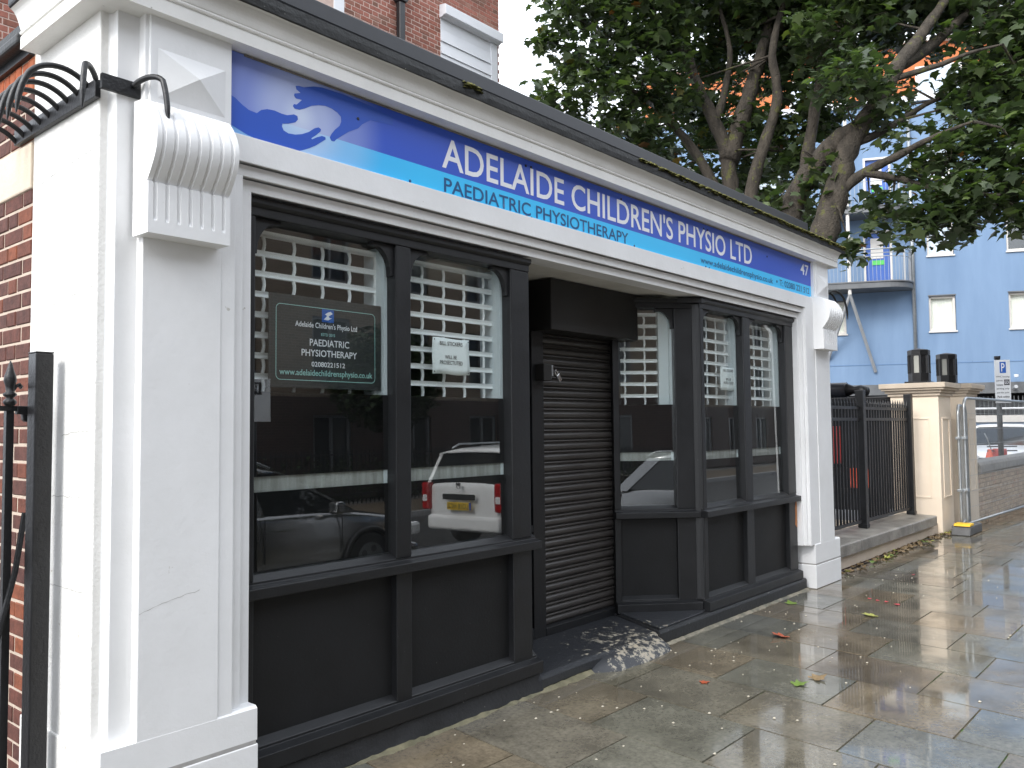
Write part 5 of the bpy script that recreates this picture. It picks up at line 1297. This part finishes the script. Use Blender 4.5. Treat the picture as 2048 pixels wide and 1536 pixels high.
obj('body', MB().prism([(21.95,.12),(22.85,.12),(23.0,1.15),(21.8,1.15)], -12.1, -11.2, 'y'), M['redplastic'], bn, bevel=.04)
obj('lid', MB().prism([(21.72,1.152),(23.08,1.152),(23.0,1.26),(21.8,1.30)], -12.18, -11.14, 'y'), M['redplastic'], bn, bevel=.03)
for x_ in (22.1, 22.7): obj('wheel', MB().tube([(x_,-11.25,.08),(x_,-11.15,.08)], .08, 12), M['tyre'], bn)
obr = thing('brick_gate_wall', (19.4,-13.4,0), 'tall brown brick wall across the street beside the bin', 'wall')
obj('wall', MB().box(18.2, 26.5, -13.75, -13.35, 0, 2.3), bm_far, obr)
obj('coping', MB().box(18.1, 26.6, -13.8, -13.3, 2.301, 2.4), M['coping'], obr, bevel=.01)
# parking plate on a post by the near kerb, behind the camera
nsg = thing('kerb_parking_sign', (3.0,-3.62,0), 'small white parking plate on a kerbside post reflected at the left', 'sign')
obj('pole', MB().tube([(3.0,-3.66,0),(3.0,-3.66,2.25)], .03, 10), M['iron'], nsg, smooth=True)
Mk = T(3.0, -3.62, 0, math.pi)
obj('plate', MB().box(-.16,.16,-.008,0,1.76,2.18,Mk), M['signwhite'], nsg, bevel=.002)
obj('black_panel', MB().box(-.06,.06,-.0105,-.0085,2.02,2.14,Mk), M['text_black'], nsg)
text('lettering','P',(-.025,.03,2.04,2.12),Mk @ Matrix.Translation((0,-.012,0)),M['text_white'],nsg)

# ================================================================== FALLEN LEAVES, LITTER
LM = {'green': mat('fallen_green_leaf', (.15,.23,.035), (.10,.16,.025), 30, .5), 'orange': mat('fallen_orange_leaf', (.42,.085,.03), (.28,.055,.02), 30, .5), 'brown': mat('fallen_brown_leaf', (.24,.165,.08), (.14,.095,.045), 30, .6), 'yellow': mat('fallen_yellow_leaf', (.36,.36,.07), (.26,.27,.05), 30, .5), 'red': mat('red_petal', (.55,.04,.06), (.5,.03,.05), 30, .5)}
def fallen(x, y, s, kind, label, curl=.25):
    az = rt.uniform(0, 6.28); V = []
    for q in leaf_pts(s, rt):
        r_ = math.hypot(q.x, q.y)/s
        V.append((x+q.x*math.cos(az)-q.y*math.sin(az), y+q.x*math.sin(az)+q.y*math.cos(az), .004+curl*s*r_*r_*rt.uniform(.5,1)))
    me = bpy.data.meshes.new('fallen_leaf'); me.from_pydata(V, [], LEAF_F); me.materials.append(LM[kind])
    tag(link('fallen_leaf', me, None), label, 'leaf', 'fallen leaves on the wet pavement')
fallen(5.85,-.10,.10,'green','green leaf lying close to the foot of the right bay')
fallen(5.84,-.81,.12,'yellow','yellow-green leaf on the flags in line with the right pilaster')
fallen(4.71,-.51,.13,'orange','orange leaf lying on a dark flag', .4)
fallen(3.60,-1.04,.10,'green','small green leaf in the middle of the pavement')
fallen(3.78,-1.09,.11,'brown','brown leaf beside the small green leaf')
fallen(3.28,-.58,.06,'orange','tiny orange leaf scrap in front of the doorstep', .1)
for k, (x_, y_) in enumerate(((6.41,-.84),(6.46,-.72),(6.47,-.64),(6.51,-.56),(8.07,-.49))):
    fallen(x_, y_, .035 if k else .05, 'red', ('largest red petal, on the wet flags beyond the right pilaster','red petal next behind the largest red petal','third red petal of the row on the wet flags','faint red petal at the left end of the row of petals','lone red petal near the foot of the cream wall')[k], .1)
V, F = {}, {}
for kd in ('brown','green','yellow'): V[kd], F[kd] = [], []
for k in range(90):
    x_ = rt.uniform(7.6, 12.1); y_ = .16-abs(rt.gauss(0,.07))-(.06 if x_ > 11.65 else 0)
    kd = rt.choice(['brown']*7+['yellow','green']); b = len(V[kd]); az = rt.uniform(0,6.28); s = rt.uniform(.05,.11)
    for q in leaf_pts(s, rt): V[kd].append((x_+q.x*math.cos(az)-q.y*math.sin(az), y_+q.x*math.sin(az)+q.y*math.cos(az), .006+abs(q.z)*.6+rt.uniform(0,.03)))
    F[kd].extend(tuple(i+b for i in f) for f in LEAF_F)
for kd in V:
    me = bpy.data.meshes.new('leaf_litter'); me.from_pydata(V[kd], [], F[kd]); me.materials.append(LM[kd])
    tag(link('leaf_litter', me, None), kd+' leaf litter along the foot of the cream wall', 'leaf litter', kind='stuff')
gm_ = MB()
for k in range(130):
    x_, y_ = rt.uniform(.8, 8.5), -abs(rt.gauss(0,.9))+.05
    s = rt.uniform(.003,.008)
    gm_.add([(x_-s*rt.uniform(.8,2),y_-s,.001),(x_+s,y_-s*rt.uniform(.5,1.2),.001),(x_+s*rt.uniform(.8,1.6),y_+s,.001),(x_-s,y_+s,.001),(x_,y_,.001+s*.8)], [(0,1,4),(1,2,4),(2,3,4),(3,0,4)])
tag(obj('grit', gm_, mat('pale_grit', (.55,.50,.40), (.42,.38,.30), 9, .7)), 'pale grit and paint flakes scattered over the flags', 'grit', kind='stuff')
